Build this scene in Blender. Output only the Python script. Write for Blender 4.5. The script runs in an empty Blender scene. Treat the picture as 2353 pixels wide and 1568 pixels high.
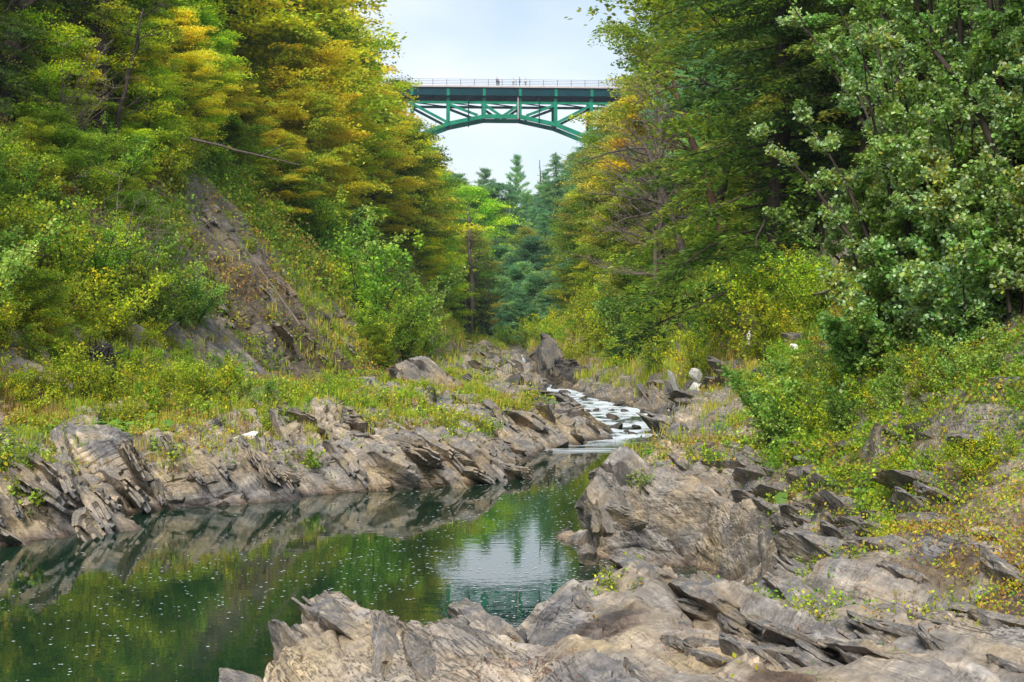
import bpy, bmesh, math, random
import numpy as np
from mathutils import Vector, Matrix
R = math.radians
random.seed(7)
rng = np.random.default_rng(11)
sc = bpy.context.scene

# ------------------------------------------------------------------ camera, sky, sun, exposure
CAMZ = 3.0
cam_d = bpy.data.cameras.new('camera'); cam = bpy.data.objects.new('camera', cam_d)
sc.collection.objects.link(cam); sc.camera = cam
cam.location = (0, 0, CAMZ); cam.rotation_euler = (R(90), 0, 0)
cam_d.lens = 50; cam_d.sensor_width = 36; cam_d.clip_end = 3000; cam_d.clip_start = .1
SUN_EL, SUN_AZ = R(42), R(195)       # azimuth clockwise from +Y
w = bpy.data.worlds.new('World'); sc.world = w; w.use_nodes = True
nt = w.node_tree; nt.nodes.clear()
def wn(t, **k):
    n = nt.nodes.new(t)
    for a, b in k.items(): setattr(n, a, b)
    return n
sky = wn('ShaderNodeTexSky', sky_type='NISHITA', sun_disc=False)
sky.sun_elevation = SUN_EL; sky.sun_rotation = SUN_AZ; sky.air_density = 1.3; sky.dust_density = 1.5
tcw = wn('ShaderNodeTexCoord'); mpw = wn('ShaderNodeMapping'); mpw.inputs['Scale'].default_value = (2.2, 2.2, 4.5)
mpw.inputs['Location'].default_value = (1.3, .2, .45)
nz = wn('ShaderNodeTexNoise'); nz.inputs['Scale'].default_value = 1.5; nz.inputs['Detail'].default_value = 4; nz.inputs['Roughness'].default_value = .45
rmp = wn('ShaderNodeMapRange'); rmp.inputs['From Min'].default_value = .40; rmp.inputs['From Max'].default_value = .60
rmp.inputs['To Min'].default_value = .12; rmp.inputs['To Max'].default_value = .98
mixw = wn('ShaderNodeMix', data_type='RGBA'); mixw.inputs['B'].default_value = (6.9, 7.3, 8.0, 1)
bg = wn('ShaderNodeBackground'); bg.inputs['Strength'].default_value = .082
out = wn('ShaderNodeOutputWorld')
L = nt.links.new
L(tcw.outputs['Generated'], mpw.inputs['Vector']); L(mpw.outputs[0], nz.inputs['Vector']); L(nz.outputs['Fac'], rmp.inputs['Value'])
L(rmp.outputs[0], mixw.inputs['Factor']); L(sky.outputs[0], mixw.inputs['A']); L(mixw.outputs['Result'], bg.inputs['Color']); L(bg.outputs[0], out.inputs[0])
sl = bpy.data.lights.new('sun', 'SUN'); sl.energy = 2.4; sl.angle = R(18); sl.color = (1, .95, .86)
so = bpy.data.objects.new('sun', sl); sc.collection.objects.link(so)
sd = Vector((math.sin(SUN_AZ)*math.cos(SUN_EL), math.cos(SUN_AZ)*math.cos(SUN_EL), math.sin(SUN_EL)))
so.rotation_euler = sd.to_track_quat('Z', 'Y').to_euler()
sc.view_settings.view_transform = 'Standard'; sc.view_settings.look = 'None'
sc.view_settings.exposure = 0.95; sc.view_settings.gamma = 1
sc.cycles.max_bounces = 6; sc.cycles.diffuse_bounces = 3; sc.cycles.glossy_bounces = 3
sc.cycles.transmission_bounces = 4; sc.cycles.transparent_max_bounces = 4; sc.cycles.volume_bounces = 0
sc.cycles.caustics_reflective = False; sc.cycles.caustics_refractive = False

# ------------------------------------------------------------------ picture <-> world
K = .4352/1422*1.0       # one unit of the 2353 wide view per metre of depth
def P(vx, vy, Y): return Vector(((vx-1176.5)*K*Y, Y, CAMZ-(vy-784)*K*Y))
def proj(p): return (1176.5+p[0]/(K*p[1]), 784-(p[2]-CAMZ)/(K*p[1]))

# ------------------------------------------------------------------ noise
def _h(ix, iy, iz, s):
    n = (ix.astype(np.int64)*374761393 + iy.astype(np.int64)*668265263 + iz.astype(np.int64)*2147483647//3 + s*974711) & 0xffffffff
    n = ((n ^ (n >> 13))*1274126177) & 0xffffffff
    n = ((n ^ (n >> 16))*2246822519) & 0xffffffff
    return ((n ^ (n >> 15)) & 0xffffff)/float(0xffffff)
def vn(p, s=0):
    f = np.floor(p); t = p-f; t = t*t*(3-2*t); i = f.astype(np.int64)
    r = 0
    for a in (0, 1):
        for b in (0, 1):
            for c in (0, 1):
                wgt = (t[:, 0] if a else 1-t[:, 0])*(t[:, 1] if b else 1-t[:, 1])*(t[:, 2] if c else 1-t[:, 2])
                r = r + wgt*_h(i[:, 0]+a, i[:, 1]+b, i[:, 2]+c, s)
    return r*2-1
def fbm(p, o=4, s=0, g=.5):
    r = 0; a = 1
    for k in range(o):
        r = r + a*vn(p, s+k*7); p = p*2.03+3.7; a *= g
    return r

FN = Vector((.72, .27, .64)).normalized()      # normal of the rock's layers
FS = Vector((-.35, .937, 0)).normalized()      # strike
FD = FN.cross(FS).normalized()
FM = np.array([FN, FS, FD])
def saw(t): f = t-np.floor(t); return np.where(f < .82, f/.82, (1-f)/.18)
def rock_disp(p, amp=1.0, fade=None):
    q = p @ FM.T
    warp = fbm(p*.5, 2, 5)*.22 + fbm(p*2.3, 3, 9)*.05
    r = fbm(p*.45, 2, 21)*.16
    for per, a, ls, sd_ in ((.85, .24, .5, 1), (.31, .10, 1.0, 2), (.11, .038, 2.2, 3)):
        t = (q[:, 0]+warp)/per
        if fade is not None and per < .2: a = a*fade
        c = np.floor(t)
        e = vn(np.stack([c*7.3, q[:, 1]*ls+c*3.1, q[:, 2]*ls*.6], 1), 30+sd_)
        e2 = vn(np.stack([c*1.9+50, q[:, 1]*ls*3, q[:, 2]*ls*2.], 1), 40+sd_)
        fr_ = t-c
        r = r + a*(saw(t)*(.6+.55*e)+.7*np.round(e*2.4)/2.4 + .22*e2 - 1.3*np.clip(e2*.6+e+.3, 0, 1)*np.exp(-np.minimum(fr_, 1-fr_)/.07))
    r = r + fbm(p*4, 4, 61, .6)*.028-.06*np.clip(fbm(p*1.7, 3, 66)-.45, 0, 1)*3
    return r*amp

# ------------------------------------------------------------------ mesh helpers
def new_obj(name, me, mat=None, parent=None):
    o = bpy.data.objects.new(name, me); sc.collection.objects.link(o)
    if mat is not None and me is not None and not me.materials: me.materials.append(mat)
    if parent is not None: o.parent = parent
    return o
def mesh_np(name, V, Q, col=None, smooth=False, extra=None):
    me = bpy.data.meshes.new(name); k = Q.shape[1]
    me.vertices.add(len(V)); me.vertices.foreach_set('co', np.asarray(V, np.float32).ravel())
    me.loops.add(Q.size); me.loops.foreach_set('vertex_index', Q.astype(np.int32).ravel())
    me.polygons.add(len(Q)); me.polygons.foreach_set('loop_start', (np.arange(len(Q))*k).astype(np.int32))
    me.polygons.foreach_set('loop_total', np.full(len(Q), k, np.int32))
    me.polygons.foreach_set('use_smooth', np.full(len(Q), bool(smooth)))
    if col is not None:
        a = me.color_attributes.new('Col', 'FLOAT_COLOR', 'POINT')
        c = np.ones((len(V), 4), np.float32); c[:, :3] = col; a.data.foreach_set('color', c.ravel())
    for n_, v_ in (extra or {}).items():
        a = me.attributes.new(n_, 'FLOAT', 'POINT'); a.data.foreach_set('value', np.asarray(v_, np.float32).ravel())
    me.update(calc_edges=True)
    return me
def tag(o, label=None, cat=None, group=None, kind=None):
    if label: o['label'] = label
    if cat: o['category'] = cat
    if group: o['group'] = group
    if kind: o['kind'] = kind
    return o
def empty(name, loc=(0, 0, 0), rz=0):
    o = bpy.data.objects.new(name, None); sc.collection.objects.link(o)
    o.location = loc; o.rotation_euler = (0, 0, rz); o.empty_display_size = .3
    return o
def tube_arrays(lines, sides=5):
    """lines: list of (pts (n,3), radii (n,))"""
    Vs, Qs, off = [], [], 0
    ang = np.arange(sides)*2*math.pi/sides
    for pts, rad in lines:
        pts = np.asarray(pts, float); rad = np.asarray(rad, float); n = len(pts)
        d = np.gradient(pts, axis=0); d /= np.linalg.norm(d, axis=1)[:, None]+1e-9
        ref = np.where(np.abs(d[:, 2:3]) > .9, np.array([[1., 0, 0]]), np.array([[0, 0, 1.]]))
        a = np.cross(d, ref); a /= np.linalg.norm(a, axis=1)[:, None]+1e-9; b = np.cross(d, a)
        v = pts[:, None, :]+rad[:, None, None]*(np.cos(ang)[None, :, None]*a[:, None, :]+np.sin(ang)[None, :, None]*b[:, None, :])
        Vs.append(v.reshape(-1, 3))
        i = np.arange(n-1)[:, None]*sides; j = np.arange(sides)[None, :]; j2 = (j+1) % sides
        Qs.append((np.stack([i+j, i+j2, i+sides+j2, i+sides+j], -1)+off).reshape(-1, 4)); off += n*sides
    return np.concatenate(Vs), np.concatenate(Qs)
def unit(v): return v/(np.linalg.norm(v, axis=-1, keepdims=True)+1e-9)
def leaf_arrays(c, d, n, ln, wd, round_=False):
    """c centre, d direction, n normal -> quads"""
    d = unit(d); n = unit(n-(n*d).sum(1, keepdims=True)*d); s = np.cross(d, n)
    ln = np.broadcast_to(ln, (len(c),))[:, None]; wd = np.broadcast_to(wd, (len(c),))[:, None]
    if not round_:
        V = np.stack([c-d*ln*.5, c+s*wd*.5+n*wd*.12, c+d*ln*.5, c-s*wd*.5+n*wd*.12], 1)
        Q = np.arange(len(c)*4).reshape(-1, 4); return V.reshape(-1, 3), Q, 4
    f = n*wd*.13
    V = np.stack([c-d*ln*.5, c+d*ln*.5-n*ln*.06, c-d*ln*.22+s*wd*.44+f, c+d*ln*.2+s*wd*.47+f, c-d*ln*.22-s*wd*.44+f, c+d*ln*.2-s*wd*.47+f], 1)
    b = np.arange(len(c))[:, None]*6
    Q = np.concatenate([b+np.array([[0, 2, 3, 1]]), b+np.array([[0, 1, 5, 4]])], 0)
    return V.reshape(-1, 3), Q, 6

# ------------------------------------------------------------------ materials
def mat(name):
    m = bpy.data.materials.new(name); m.use_nodes = True
    n = m.node_tree.nodes; b = n['Principled BSDF']; return m, m.node_tree, b
def nd(t, ty, **k):
    n = t.nodes.new(ty)
    for a, v in k.items():
        if a in n.inputs: n.inputs[a].default_value = v
        else: setattr(n, a, v)
    return n
def ramp(t, stops, interp='LINEAR'):
    r = t.nodes.new('ShaderNodeValToRGB'); e = r.color_ramp.elements; r.color_ramp.interpolation = interp
    e[0].position, e[0].color = stops[0][0], (*stops[0][1], 1); e[1].position, e[1].color = stops[-1][0], (*stops[-1][1], 1)
    for p_, c_ in stops[1:-1]: x = e.new(p_); x.color = (*c_, 1)
    return r
def simple(name, col, rough=.7, metal=0, var=.25, scale=3, bump=0):
    m, t, b = mat(name); l = t.links.new
    tc = nd(t, 'ShaderNodeTexCoord'); n = nd(t, 'ShaderNodeTexNoise', Scale=scale, Detail=5.)
    l(tc.outputs['Object'], n.inputs['Vector'])
    r = ramp(t, [(.3, [c*(1-var) for c in col]), (.7, [min(1, c*(1+var)) for c in col])])
    l(n.outputs['Fac'], r.inputs[0]); l(r.outputs[0], b.inputs['Base Color'])
    b.inputs['Roughness'].default_value = rough; b.inputs['Metallic'].default_value = metal
    if bump:
        bp = nd(t, 'ShaderNodeBump', Strength=bump, Distance=.05); l(n.outputs['Fac'], bp.inputs['Height']); l(bp.outputs[0], b.inputs['Normal'])
    return m
def leaf_mat(name, rough=.5, trans=.48, spec=.35, var=.22):
    m, t, b = mat(name); l = t.links.new
    at = nd(t, 'ShaderNodeAttribute', attribute_name='Col'); oi = nd(t, 'ShaderNodeObjectInfo')
    hs = nd(t, 'ShaderNodeHueSaturation')
    mr = nd(t, 'ShaderNodeMapRange'); mr.inputs['To Min'].default_value = 1-var; mr.inputs['To Max'].default_value = 1+var
    l(oi.outputs['Random'], mr.inputs['Value']); l(mr.outputs[0], hs.inputs['Value'])
    mh = nd(t, 'ShaderNodeMapRange'); mh.inputs['To Min'].default_value = .485; mh.inputs['To Max'].default_value = .515
    mm = nd(t, 'ShaderNodeMath', operation='FRACT'); m2 = nd(t, 'ShaderNodeMath', operation='MULTIPLY'); m2.inputs[1].default_value = 7.31
    l(oi.outputs['Random'], m2.inputs[0]); l(m2.outputs[0], mm.inputs[0]); l(mm.outputs[0], mh.inputs['Value']); l(mh.outputs[0], hs.inputs['Hue'])
    l(at.outputs['Color'], hs.inputs['Color']); l(hs.outputs[0], b.inputs['Base Color'])
    b.inputs['Roughness'].default_value = rough; b.inputs['Specular IOR Level'].default_value = spec
    tr = nd(t, 'ShaderNodeBsdfTranslucent'); l(hs.outputs[0], tr.inputs['Color'])
    mx = nd(t, 'ShaderNodeMixShader'); mx.inputs[0].default_value = trans
    o = t.nodes['Material Output']; l(b.outputs[0], mx.inputs[1]); l(tr.outputs[0], mx.inputs[2]); l(mx.outputs[0], o.inputs[0])
    return m
def rock_mat(name, object_space=False, moss=.5, tone=1., warm=0.):
    m, t, b = mat(name); l = t.links.new
    tc = nd(t, 'ShaderNodeTexCoord')
    src = tc.outputs['Object']
    # rotate into layer coordinates with dot products, squeeze across layers
    cx = nd(t, 'ShaderNodeCombineXYZ')
    for i, (ax, scl) in enumerate(((FN, 1.), (FS, .13), (FD, .17))):
        d = nd(t, 'ShaderNodeVectorMath', operation='DOT_PRODUCT'); d.inputs[1].default_value = [a*scl for a in ax]
        l(src, d.inputs[0]); l(d.outputs['Value'], cx.inputs[i])
    wn_ = nd(t, 'ShaderNodeTexNoise', Scale=.7, Detail=3.); l(src, wn_.inputs['Vector'])
    va = nd(t, 'ShaderNodeVectorMath', operation='MULTIPLY_ADD'); va.inputs[1].default_value = (.25, .25, .25)
    l(wn_.outputs['Color'], va.inputs[0]); l(cx.outputs[0], va.inputs[2])
    n1 = nd(t, 'ShaderNodeTexNoise', Scale=8., Detail=5., Roughness=.6); l(va.outputs[0], n1.inputs['Vector'])
    n2 = nd(t, 'ShaderNodeTexNoise', Scale=1.1, Detail=5., Roughness=.6); l(src, n2.inputs['Vector'])
    n3 = nd(t, 'ShaderNodeTexNoise', Scale=40., Detail=4., Roughness=.6); l(va.outputs[0], n3.inputs['Vector'])
    n4 = nd(t, 'ShaderNodeTexNoise', Scale=14., Detail=6., Roughness=.7); l(src, n4.inputs['Vector'])
    T = tone
    lt = lambda f_: (.385*T*f_, .342*T*f_, .288*T*f_)
    r1 = ramp(t, [(.26, lt(.55)), (.38, lt(.72)), (.415, lt(.2)), (.44, lt(.85)), (.478, lt(1.)), (.495, lt(.10)), (.512, lt(1.05)), (.56, lt(1.25)), (.578, lt(.28)), (.60, lt(1.0)), (.68, lt(1.5))])
    l(n1.outputs['Fac'], r1.inputs[0])
    r1b = ramp(t, [(.30, lt(.55)), (.42, lt(.9)), (.52, lt(.8)), (.60, lt(1.25)), (.72, lt(1.7))]); l(n1.outputs['Fac'], r1b.inputs[0])
    n6 = nd(t, 'ShaderNodeTexNoise', Scale=2.3, Detail=4., Roughness=.6); l(va.outputs[0], n6.inputs['Vector'])
    m6 = nd(t, 'ShaderNodeMapRange'); m6.inputs['From Min'].default_value = .43; m6.inputs['From Max'].default_value = .56; l(n6.outputs['Fac'], m6.inputs['Value'])
    mx6 = nd(t, 'ShaderNodeMix', data_type='RGBA'); l(m6.outputs[0], mx6.inputs['Factor']); l(r1.outputs[0], mx6.inputs['B']); l(r1b.outputs[0], mx6.inputs['A'])
    r2 = ramp(t, [(.36, (.46, .50, .60)), (.45, (.80, .82, .88)), (.54, (1.0, .94, .86)), (.66, (1.24+warm, 1.10, .82))]); l(n2.outputs['Fac'], r2.inputs[0])
    mu = nd(t, 'ShaderNodeMix', data_type='RGBA', blend_type='MULTIPLY'); mu.inputs['Factor'].default_value = 1
    l(mx6.outputs['Result'], mu.inputs['A']); l(r2.outputs[0], mu.inputs['B'])
    # fine grain
    r3 = ramp(t, [(.35, (.62, .62, .62)), (.65, (1.25, 1.25, 1.25))]); l(n4.outputs['Fac'], r3.inputs[0])
    mu2 = nd(t, 'ShaderNodeMix', data_type='RGBA', blend_type='MULTIPLY'); mu2.inputs['Factor'].default_value = .9
    l(mu.outputs['Result'], mu2.inputs['A']); l(r3.outputs[0], mu2.inputs['B'])
    # wet dark band at the water line (river height as attribute)
    wet = nd(t, 'ShaderNodeAttribute', attribute_name='wet')
    mw = nd(t, 'ShaderNodeMix', data_type='RGBA', blend_type='MULTIPLY'); l(wet.outputs['Fac'], mw.inputs['Factor'])
    l(mu2.outputs['Result'], mw.inputs['A']); mw.inputs['B'].default_value = (.30, .24, .22, 1)
    # moss / low green growth where the attribute asks for it, broken by noise
    ma = nd(t, 'ShaderNodeAttribute', attribute_name='moss')
    mn = nd(t, 'ShaderNodeTexNoise', Scale=3.2, Detail=8., Roughness=.72); l(src, mn.inputs['Vector'])
    ad = nd(t, 'ShaderNodeMath', operation='ADD'); l(ma.outputs['Fac'], ad.inputs[0]); l(mn.outputs['Fac'], ad.inputs[1])
    ms = nd(t, 'ShaderNodeMapRange'); ms.inputs['From Min'].default_value = 1.02; ms.inputs['From Max'].default_value = 1.16
    l(ad.outputs[0], ms.inputs['Value'])
    mc = ramp(t, [(.28, (.030, .035, .008)), (.45, (.10, .105, .016)), (.58, (.22, .185, .03)), (.72, (.30, .15, .035))]); l(n4.outputs['Fac'], mc.inputs[0])
    mm = nd(t, 'ShaderNodeMix', data_type='RGBA'); l(ms.outputs[0], mm.inputs['Factor']); l(mw.outputs['Result'], mm.inputs['A']); l(mc.outputs[0], mm.inputs['B'])
    # soil
    sa = nd(t, 'ShaderNodeAttribute', attribute_name='soil')
    scn = ramp(t, [(.3, (.030, .020, .012)), (.5, (.085, .055, .030)), (.62, (.12, .095, .03)), (.75, (.07, .09, .02))]); l(n4.outputs['Fac'], scn.inputs[0])
    m3 = nd(t, 'ShaderNodeMix', data_type='RGBA'); l(sa.outputs['Fac'], m3.inputs['Factor']); l(mm.outputs['Result'], m3.inputs['A']); l(scn.outputs[0], m3.inputs['B'])
    l(m3.outputs['Result'], b.inputs['Base Color'])
    rr = nd(t, 'ShaderNodeMapRange'); rr.inputs['To Min'].default_value = .72; rr.inputs['To Max'].default_value = .35; l(wet.outputs['Fac'], rr.inputs['Value'])
    l(rr.outputs[0], b.inputs['Roughness']); b.inputs['Specular IOR Level'].default_value = .35
    b1 = nd(t, 'ShaderNodeBump', Strength=.9, Distance=.035); l(n1.outputs['Fac'], b1.inputs['Height'])
    b2 = nd(t, 'ShaderNodeBump', Strength=.8, Distance=.012); l(n3.outputs['Fac'], b2.inputs['Height']); l(b1.outputs[0], b2.inputs['Normal'])
    b3 = nd(t, 'ShaderNodeBump', Strength=.5, Distance=.02); l(n4.outputs['Fac'], b3.inputs['Height']); l(b2.outputs[0], b3.inputs['Normal'])
    l(b3.outputs[0], b.inputs['Normal'])
    return m
M_ROCK = rock_mat('layered_rock', tone=.88)
M_LEAF = leaf_mat('foliage')
M_NEAR = leaf_mat('alder_foliage', rough=.42, trans=.45, spec=.5, var=.06)
M_BARK = simple('bark', (.05, .036, .028), .9, var=.5, scale=6, bump=.8)
M_RBARK = simple('reddish_bark', (.12, .062, .04), .9, var=.5, scale=5, bump=.8)
M_TWIG = simple('grey_twigs', (.15, .12, .095), .9, var=.3)
M_STEM = simple('green_stem', (.14, .17, .05), .7, var=.3)
M_QUARTZ = simple('white_quartz', (.84, .82, .78), .55, var=.15, scale=7, bump=.6)
M_DARKROCK = rock_mat('dark_wet_rock', tone=.30)
M_LOG = simple('weathered_log', (.08, .062, .05), .85, var=.5, scale=8, bump=.8)

# ------------------------------------------------------------------ terrain control sections
WY = [-6, 38, 43, 51, 60, 68, 85, 100, 130, 160]
WZ = [0, 0, .05, .25, .42, .6, .95, 1.3, 1.7, 2.2]
def wz(Y): return np.interp(Y, WY, WZ)
LS = [ # Y, a1, a2, a3, a4, a5, a6
 (-8, (-50,42), (-22,10), (-15,4), (-12,1.3), (-10,.8), (-9,0)),
 (12, (-50,42), (-22,10), (-15,4), (-12,1.3), (-10,.8), (-9,0)),
 (19, (-50,42), (-20,10), (-13.5,4), (-10.5,1.35), (-9,.8), (-8.2,0)),
 (21.5, (-50,42), (-19,10), (-13.5,4), (-10.5,1.35), (-8.2,.8), (-7.6,0)),
 (22.6, (-50,42), (-19,10), (-13.5,4), (-10.5,1.35), (-7.3,.8), (-6.6,0)),
 (24.4, (-50,42), (-18.5,10), (-13,4), (-10,1.3), (-7.9,.55), (-7.1,0)),
 (25.4, (-50,42), (-18.2,10), (-13,4), (-9.9,1.3), (-7.4,.5), (-6.6,0)),
 (26, (-50,42), (-18,10), (-12.8,4), (-9.8,1.35), (-6.0,.75), (-5.4,0)),
 (28, (-50,42), (-18,10), (-12.6,4.2), (-9.5,1.4), (-4.5,.75), (-3.8,0)),
 (30, (-50,42), (-17.6,10), (-12.6,4.4), (-9.2,1.5), (-1.5,.65), (-.45,0)),
 (34, (-50,42), (-17,10), (-12.4,5.), (-9,1.9), (-1.3,.75), (.2,0)),
 (39, (-50,42), (-15.5,10), (-11.5,5.5), (-7.5,1.7), (-1.0,.85), (.3,0)),
 (43, (-48,42), (-14,9.7), (-10.5,5.5), (-7,1.6), (1.2,1.0), (2.8,.03)),
 (47, (-46,43), (-13,9.5), (-9.4,5.3), (-6.4,1.6), (.3,1.0), (2.0,.12)),
 (51, (-45,44), (-12,9.4), (-8.5,5.2), (-5.7,1.55), (-.2,.85), (1.5,.25)),
 (60, (-45,44), (-12.5,11), (-8.5,6), (-5,1.6), (.5,1.2), (1.5,.42)),
 (70, (-45,44), (-13,12), (-8.5,6.5), (-4.8,1.65), (.5,1.35), (1.4,.64)),
 (90, (-45,44), (-11.5,13), (-5.9,5.9), (-3.4,2.0), (-.3,1.6), (.5,1.08)),
 (115, (-45,45), (-14,16), (-8,8), (-4,2.7), (-1,2.1), (.2,1.5)),
 (150, (-45,46), (-16,18), (-10,9), (-6,3.4), (-3,2.8), (-2,2.4)),
 (190, (-45,48), (-20,22), (-13,14), (-8,8), (-4,6), (-2,5)),
 (235, (-45,50), (-22,28), (-14,20), (-8,17), (-4,16), (-2,16)),
 (291, (-40,52), (-24,44), (-16,32), (-9,22), (-4,20), (-2,20)),
 (430, (-60,55), (-34,48), (-20,38), (-9,30), (-4,29), (-2,29))]
RS = [ # Y, b6, b5, b4, b3, b2, b1
 (-8, (-4,0), (-3,1.1), (5,1.4), (9,4), (14,9), (48,42)),
 (2, (-3.2,0), (-2.7,1.15), (5,1.35), (9,4), (14,9), (48,42)),
 (6, (-2.15,0), (-1.55,1.15), (3.7,1.2), (7.5,2.6), (12.5,8), (48,42)),
 (9, (-1.8,0), (-1.25,1.2), (3.4,1.15), (6.2,3.0), (10.5,8.5), (48,42)),
 (9.8, (-1.1,0), (-.5,1.1), (3.4,1.2), (5.9,3.0), (10.,8.5), (48,42)),
 (11, (.8,0), (1.4,.9), (3.4,1.3), (5.5,3.0), (9.5,8.5), (48,42)),
 (13, (2.2,0), (2.7,.75), (3.5,1.35), (5.2,3.1), (9,8.5), (48,42)),
 (17, (2.8,0), (3.1,.75), (3.7,1.5), (5.3,3.4), (9,8.5), (47,42)),
 (19, (2.5,0), (2.8,.8), (3.9,1.55), (5.6,3.5), (9.2,8.6), (47,42)),
 (19.7, (1.15,0), (1.45,.95), (3.9,1.55), (5.7,3.6), (9.3,8.7), (47,42)),
 (22, (1.2,0), (1.6,1.1), (4.2,1.65), (6.0,3.8), (9.5,8.8), (47,42)),
 (25, (1.9,0), (2.5,.75), (4.6,1.8), (6.4,4.0), (9.7,9), (47,42)),
 (28, (2.9,0), (3.3,.8), (5.0,2.0), (6.8,4.2), (9.8,9), (47,43)),
 (31, (3.4,0), (3.7,1.35), (5.7,2.1), (7.7,4.0), (10.8,9), (46,44)),
 (35, (4.0,0), (4.4,1.0), (6.0,2.3), (7.9,4.7), (10.1,9.3), (46,44)),
 (38, (4.6,0), (5.0,.75), (6.2,2.4), (8.0,5.0), (9.9,9.5), (46,44)),
 (45, (5.9,.08), (6.2,.55), (6.9,2.5), (8.2,5.2), (9.8,9), (46,44)),
 (51, (5.9,.25), (6.2,.6), (6.5,1.9), (8.0,5.), (9.3,7.7), (46,44)),
 (60, (4.2,.42), (4.6,.8), (5.9,1.8), (7.8,5.6), (9.5,8), (46,45)),
 (68, (3.0,.6), (3.4,1.0), (5.8,2.2), (8,6), (11,10), (46,46)),
 (80, (2.0,.85), (2.4,1.4), (5,2.5), (8,6.5), (12,12), (46,46)),
 (100, (1.1,1.3), (1.5,2.0), (3.5,3.5), (8,8), (14,14), (46,46)),
 (130, (1.5,1.7), (2,2.4), (4,4), (9,9.5), (15,16), (46,47)),
 (160, (0,3), (1,3.3), (5,5), (10,11), (17,19), (46,48)),
 (190, (0,5), (2,6), (6,10), (11,15), (18,23), (46,49)),
 (235, (0,16), (3,16.5), (8,20), (13,24), (20,31), (46,50)),
 (291, (0,20), (4,20), (9,24), (16,34), (24,44), (40,52)),
 (430, (0,29), (4,29), (9,30), (20,38), (34,48), (60,55))]
LY = np.array([r[0] for r in LS]); LK = np.array([r[1:] for r in LS], float)
RY = np.array([r[0] for r in RS]); RK = np.array([r[1:] for r in RS], float)
def section(Y):
    """Y array -> X (n,16), Z (n,16)"""
    Y = np.atleast_1d(Y).astype(float)
    X = np.zeros((len(Y), 16)); Z = X.copy()
    for k in range(6):
        X[:, 1+k] = np.interp(Y, LY, LK[:, k, 0]); Z[:, 1+k] = np.interp(Y, LY, LK[:, k, 1])
        X[:, 9+k] = np.interp(Y, RY, RK[:, k, 0]); Z[:, 9+k] = np.interp(Y, RY, RK[:, k, 1])
    X[:, 0] = -260; Z[:, 0] = Z[:, 1]+6; X[:, 15] = 260; Z[:, 15] = Z[:, 14]+6
    deep = np.interp(Y, [0, 38, 60, 120, 135, 160], [1.1, .7, .45, .35, .1, .05])
    wdt = X[:, 9]-X[:, 6]
    X[:, 7] = X[:, 6]+wdt*.22; X[:, 8] = X[:, 9]-wdt*.22
    Z[:, 7] = np.minimum(Z[:, 6], Z[:, 9])-deep; Z[:, 8] = Z[:, 7]
    return X, Z
def gz(x, y):
    X, Z = section(y); return float(np.interp(x, X[0], Z[0]))
_YY = np.geomspace(5, 400, 900); _SX, _SZ = section(_YY)
def hit(vx, vy, ymin=5):
    for i in range(len(_YY)):
        Y = _YY[i]
        if Y < ymin: continue
        if np.interp((vx-1176.5)*K*Y, _SX[i], _SZ[i]) >= CAMZ-(vy-784)*K*Y: break
    return Vector(((vx-1176.5)*K*Y, Y, CAMZ-(vy-784)*K*Y))

SEG = [10, 34, 90, 120, 170, 56, 10, 8, 10, 56, 300, 150, 70, 34, 10]
rowsY = np.concatenate([np.linspace(-8, 3.4, 24), np.geomspace(3.5, 24, 640), np.geomspace(24.1, 140, 430), np.linspace(142, 430, 60)])
nr = len(rowsY); SX, SZ = section(rowsY)
ucol = np.concatenate([k+np.arange(s)/s for k, s in enumerate(SEG)]+[[15.]])
nc = len(ucol); kk = np.minimum(ucol.astype(int), 14); ff = ucol-kk
GX = SX[:, kk]*(1-ff)+SX[:, kk+1]*ff; GZ = SZ[:, kk]*(1-ff)+SZ[:, kk+1]*ff
# soften the corners of the sections along columns
for _ in range(10):
    GZ[:, 1:-1] = (GZ[:, :-2]+2*GZ[:, 1:-1]+GZ[:, 2:])/4; GX[:, 1:-1] = (GX[:, :-2]+2*GX[:, 1:-1]+GX[:, 2:])/4
GY = np.repeat(rowsY[:, None], nc, 1)
PT = np.stack([GX, GY, GZ], -1).reshape(-1, 3)
def grid_normals(PT):
    G = PT.reshape(nr, nc, 3); n = np.cross(np.gradient(G, axis=1), np.gradient(G, axis=0)); return unit(n).reshape(-1, 3)
N0 = grid_normals(PT)
U = np.repeat(ucol[None, :], nr, 0).ravel(); YF = GY.ravel()
# how rocky each vertex is
rk = np.interp(U, [0, 1.5, 2, 3, 3.6, 4, 4.2, 11, 11.6, 12.3, 13, 15], [.0, .1, .15, .25, .45, .8, 1, 1, .85, .45, .2, 0])
vxx = PT[:, 0]/(K*np.maximum(YF, 1))+1176.5
strip = np.exp(-((YF-47)/7.)**4)*((U > 1.9) & (U < 4.3))*np.clip((vxx-400)/60, 0, 1); rk = np.maximum(rk, strip*.9)
outc = np.exp(-((YF-40)/3.5)**4)*((U > 11.6) & (U < 13.4)); rk = np.maximum(rk, outc)
slp90 = np.exp(-((YF-88)/9.)**4)*((U > 2.7) & (U < 4.4)); rk = np.maximum(rk, slp90*.9)
rk = np.maximum(rk, .75*(U > 3.3)*(U < 4.2)*(YF < 110)); rk *= np.interp(YF, [0, 110, 150], [1, 1, .2])
nearamp = np.interp(YF, [0, 12, 30, 60], [.62, .75, 1.1, 1.3])
D = rock_disp(PT, 1., np.maximum(np.interp(YF, [8, 14, 30, 45], [1, .9, .4, .2]), strip*.6))*nearamp
S = fbm(PT*.35, 4, 77)*.35+fbm(PT*2.1, 3, 78)*.06
bed = (U > 6.3) & (U < 8.7)
dsp = rk*D+(1-rk)*S
dsp = np.where(bed, dsp*.25, dsp)
dirv = unit(.62*N0+.38*np.array([FN]))
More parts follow.
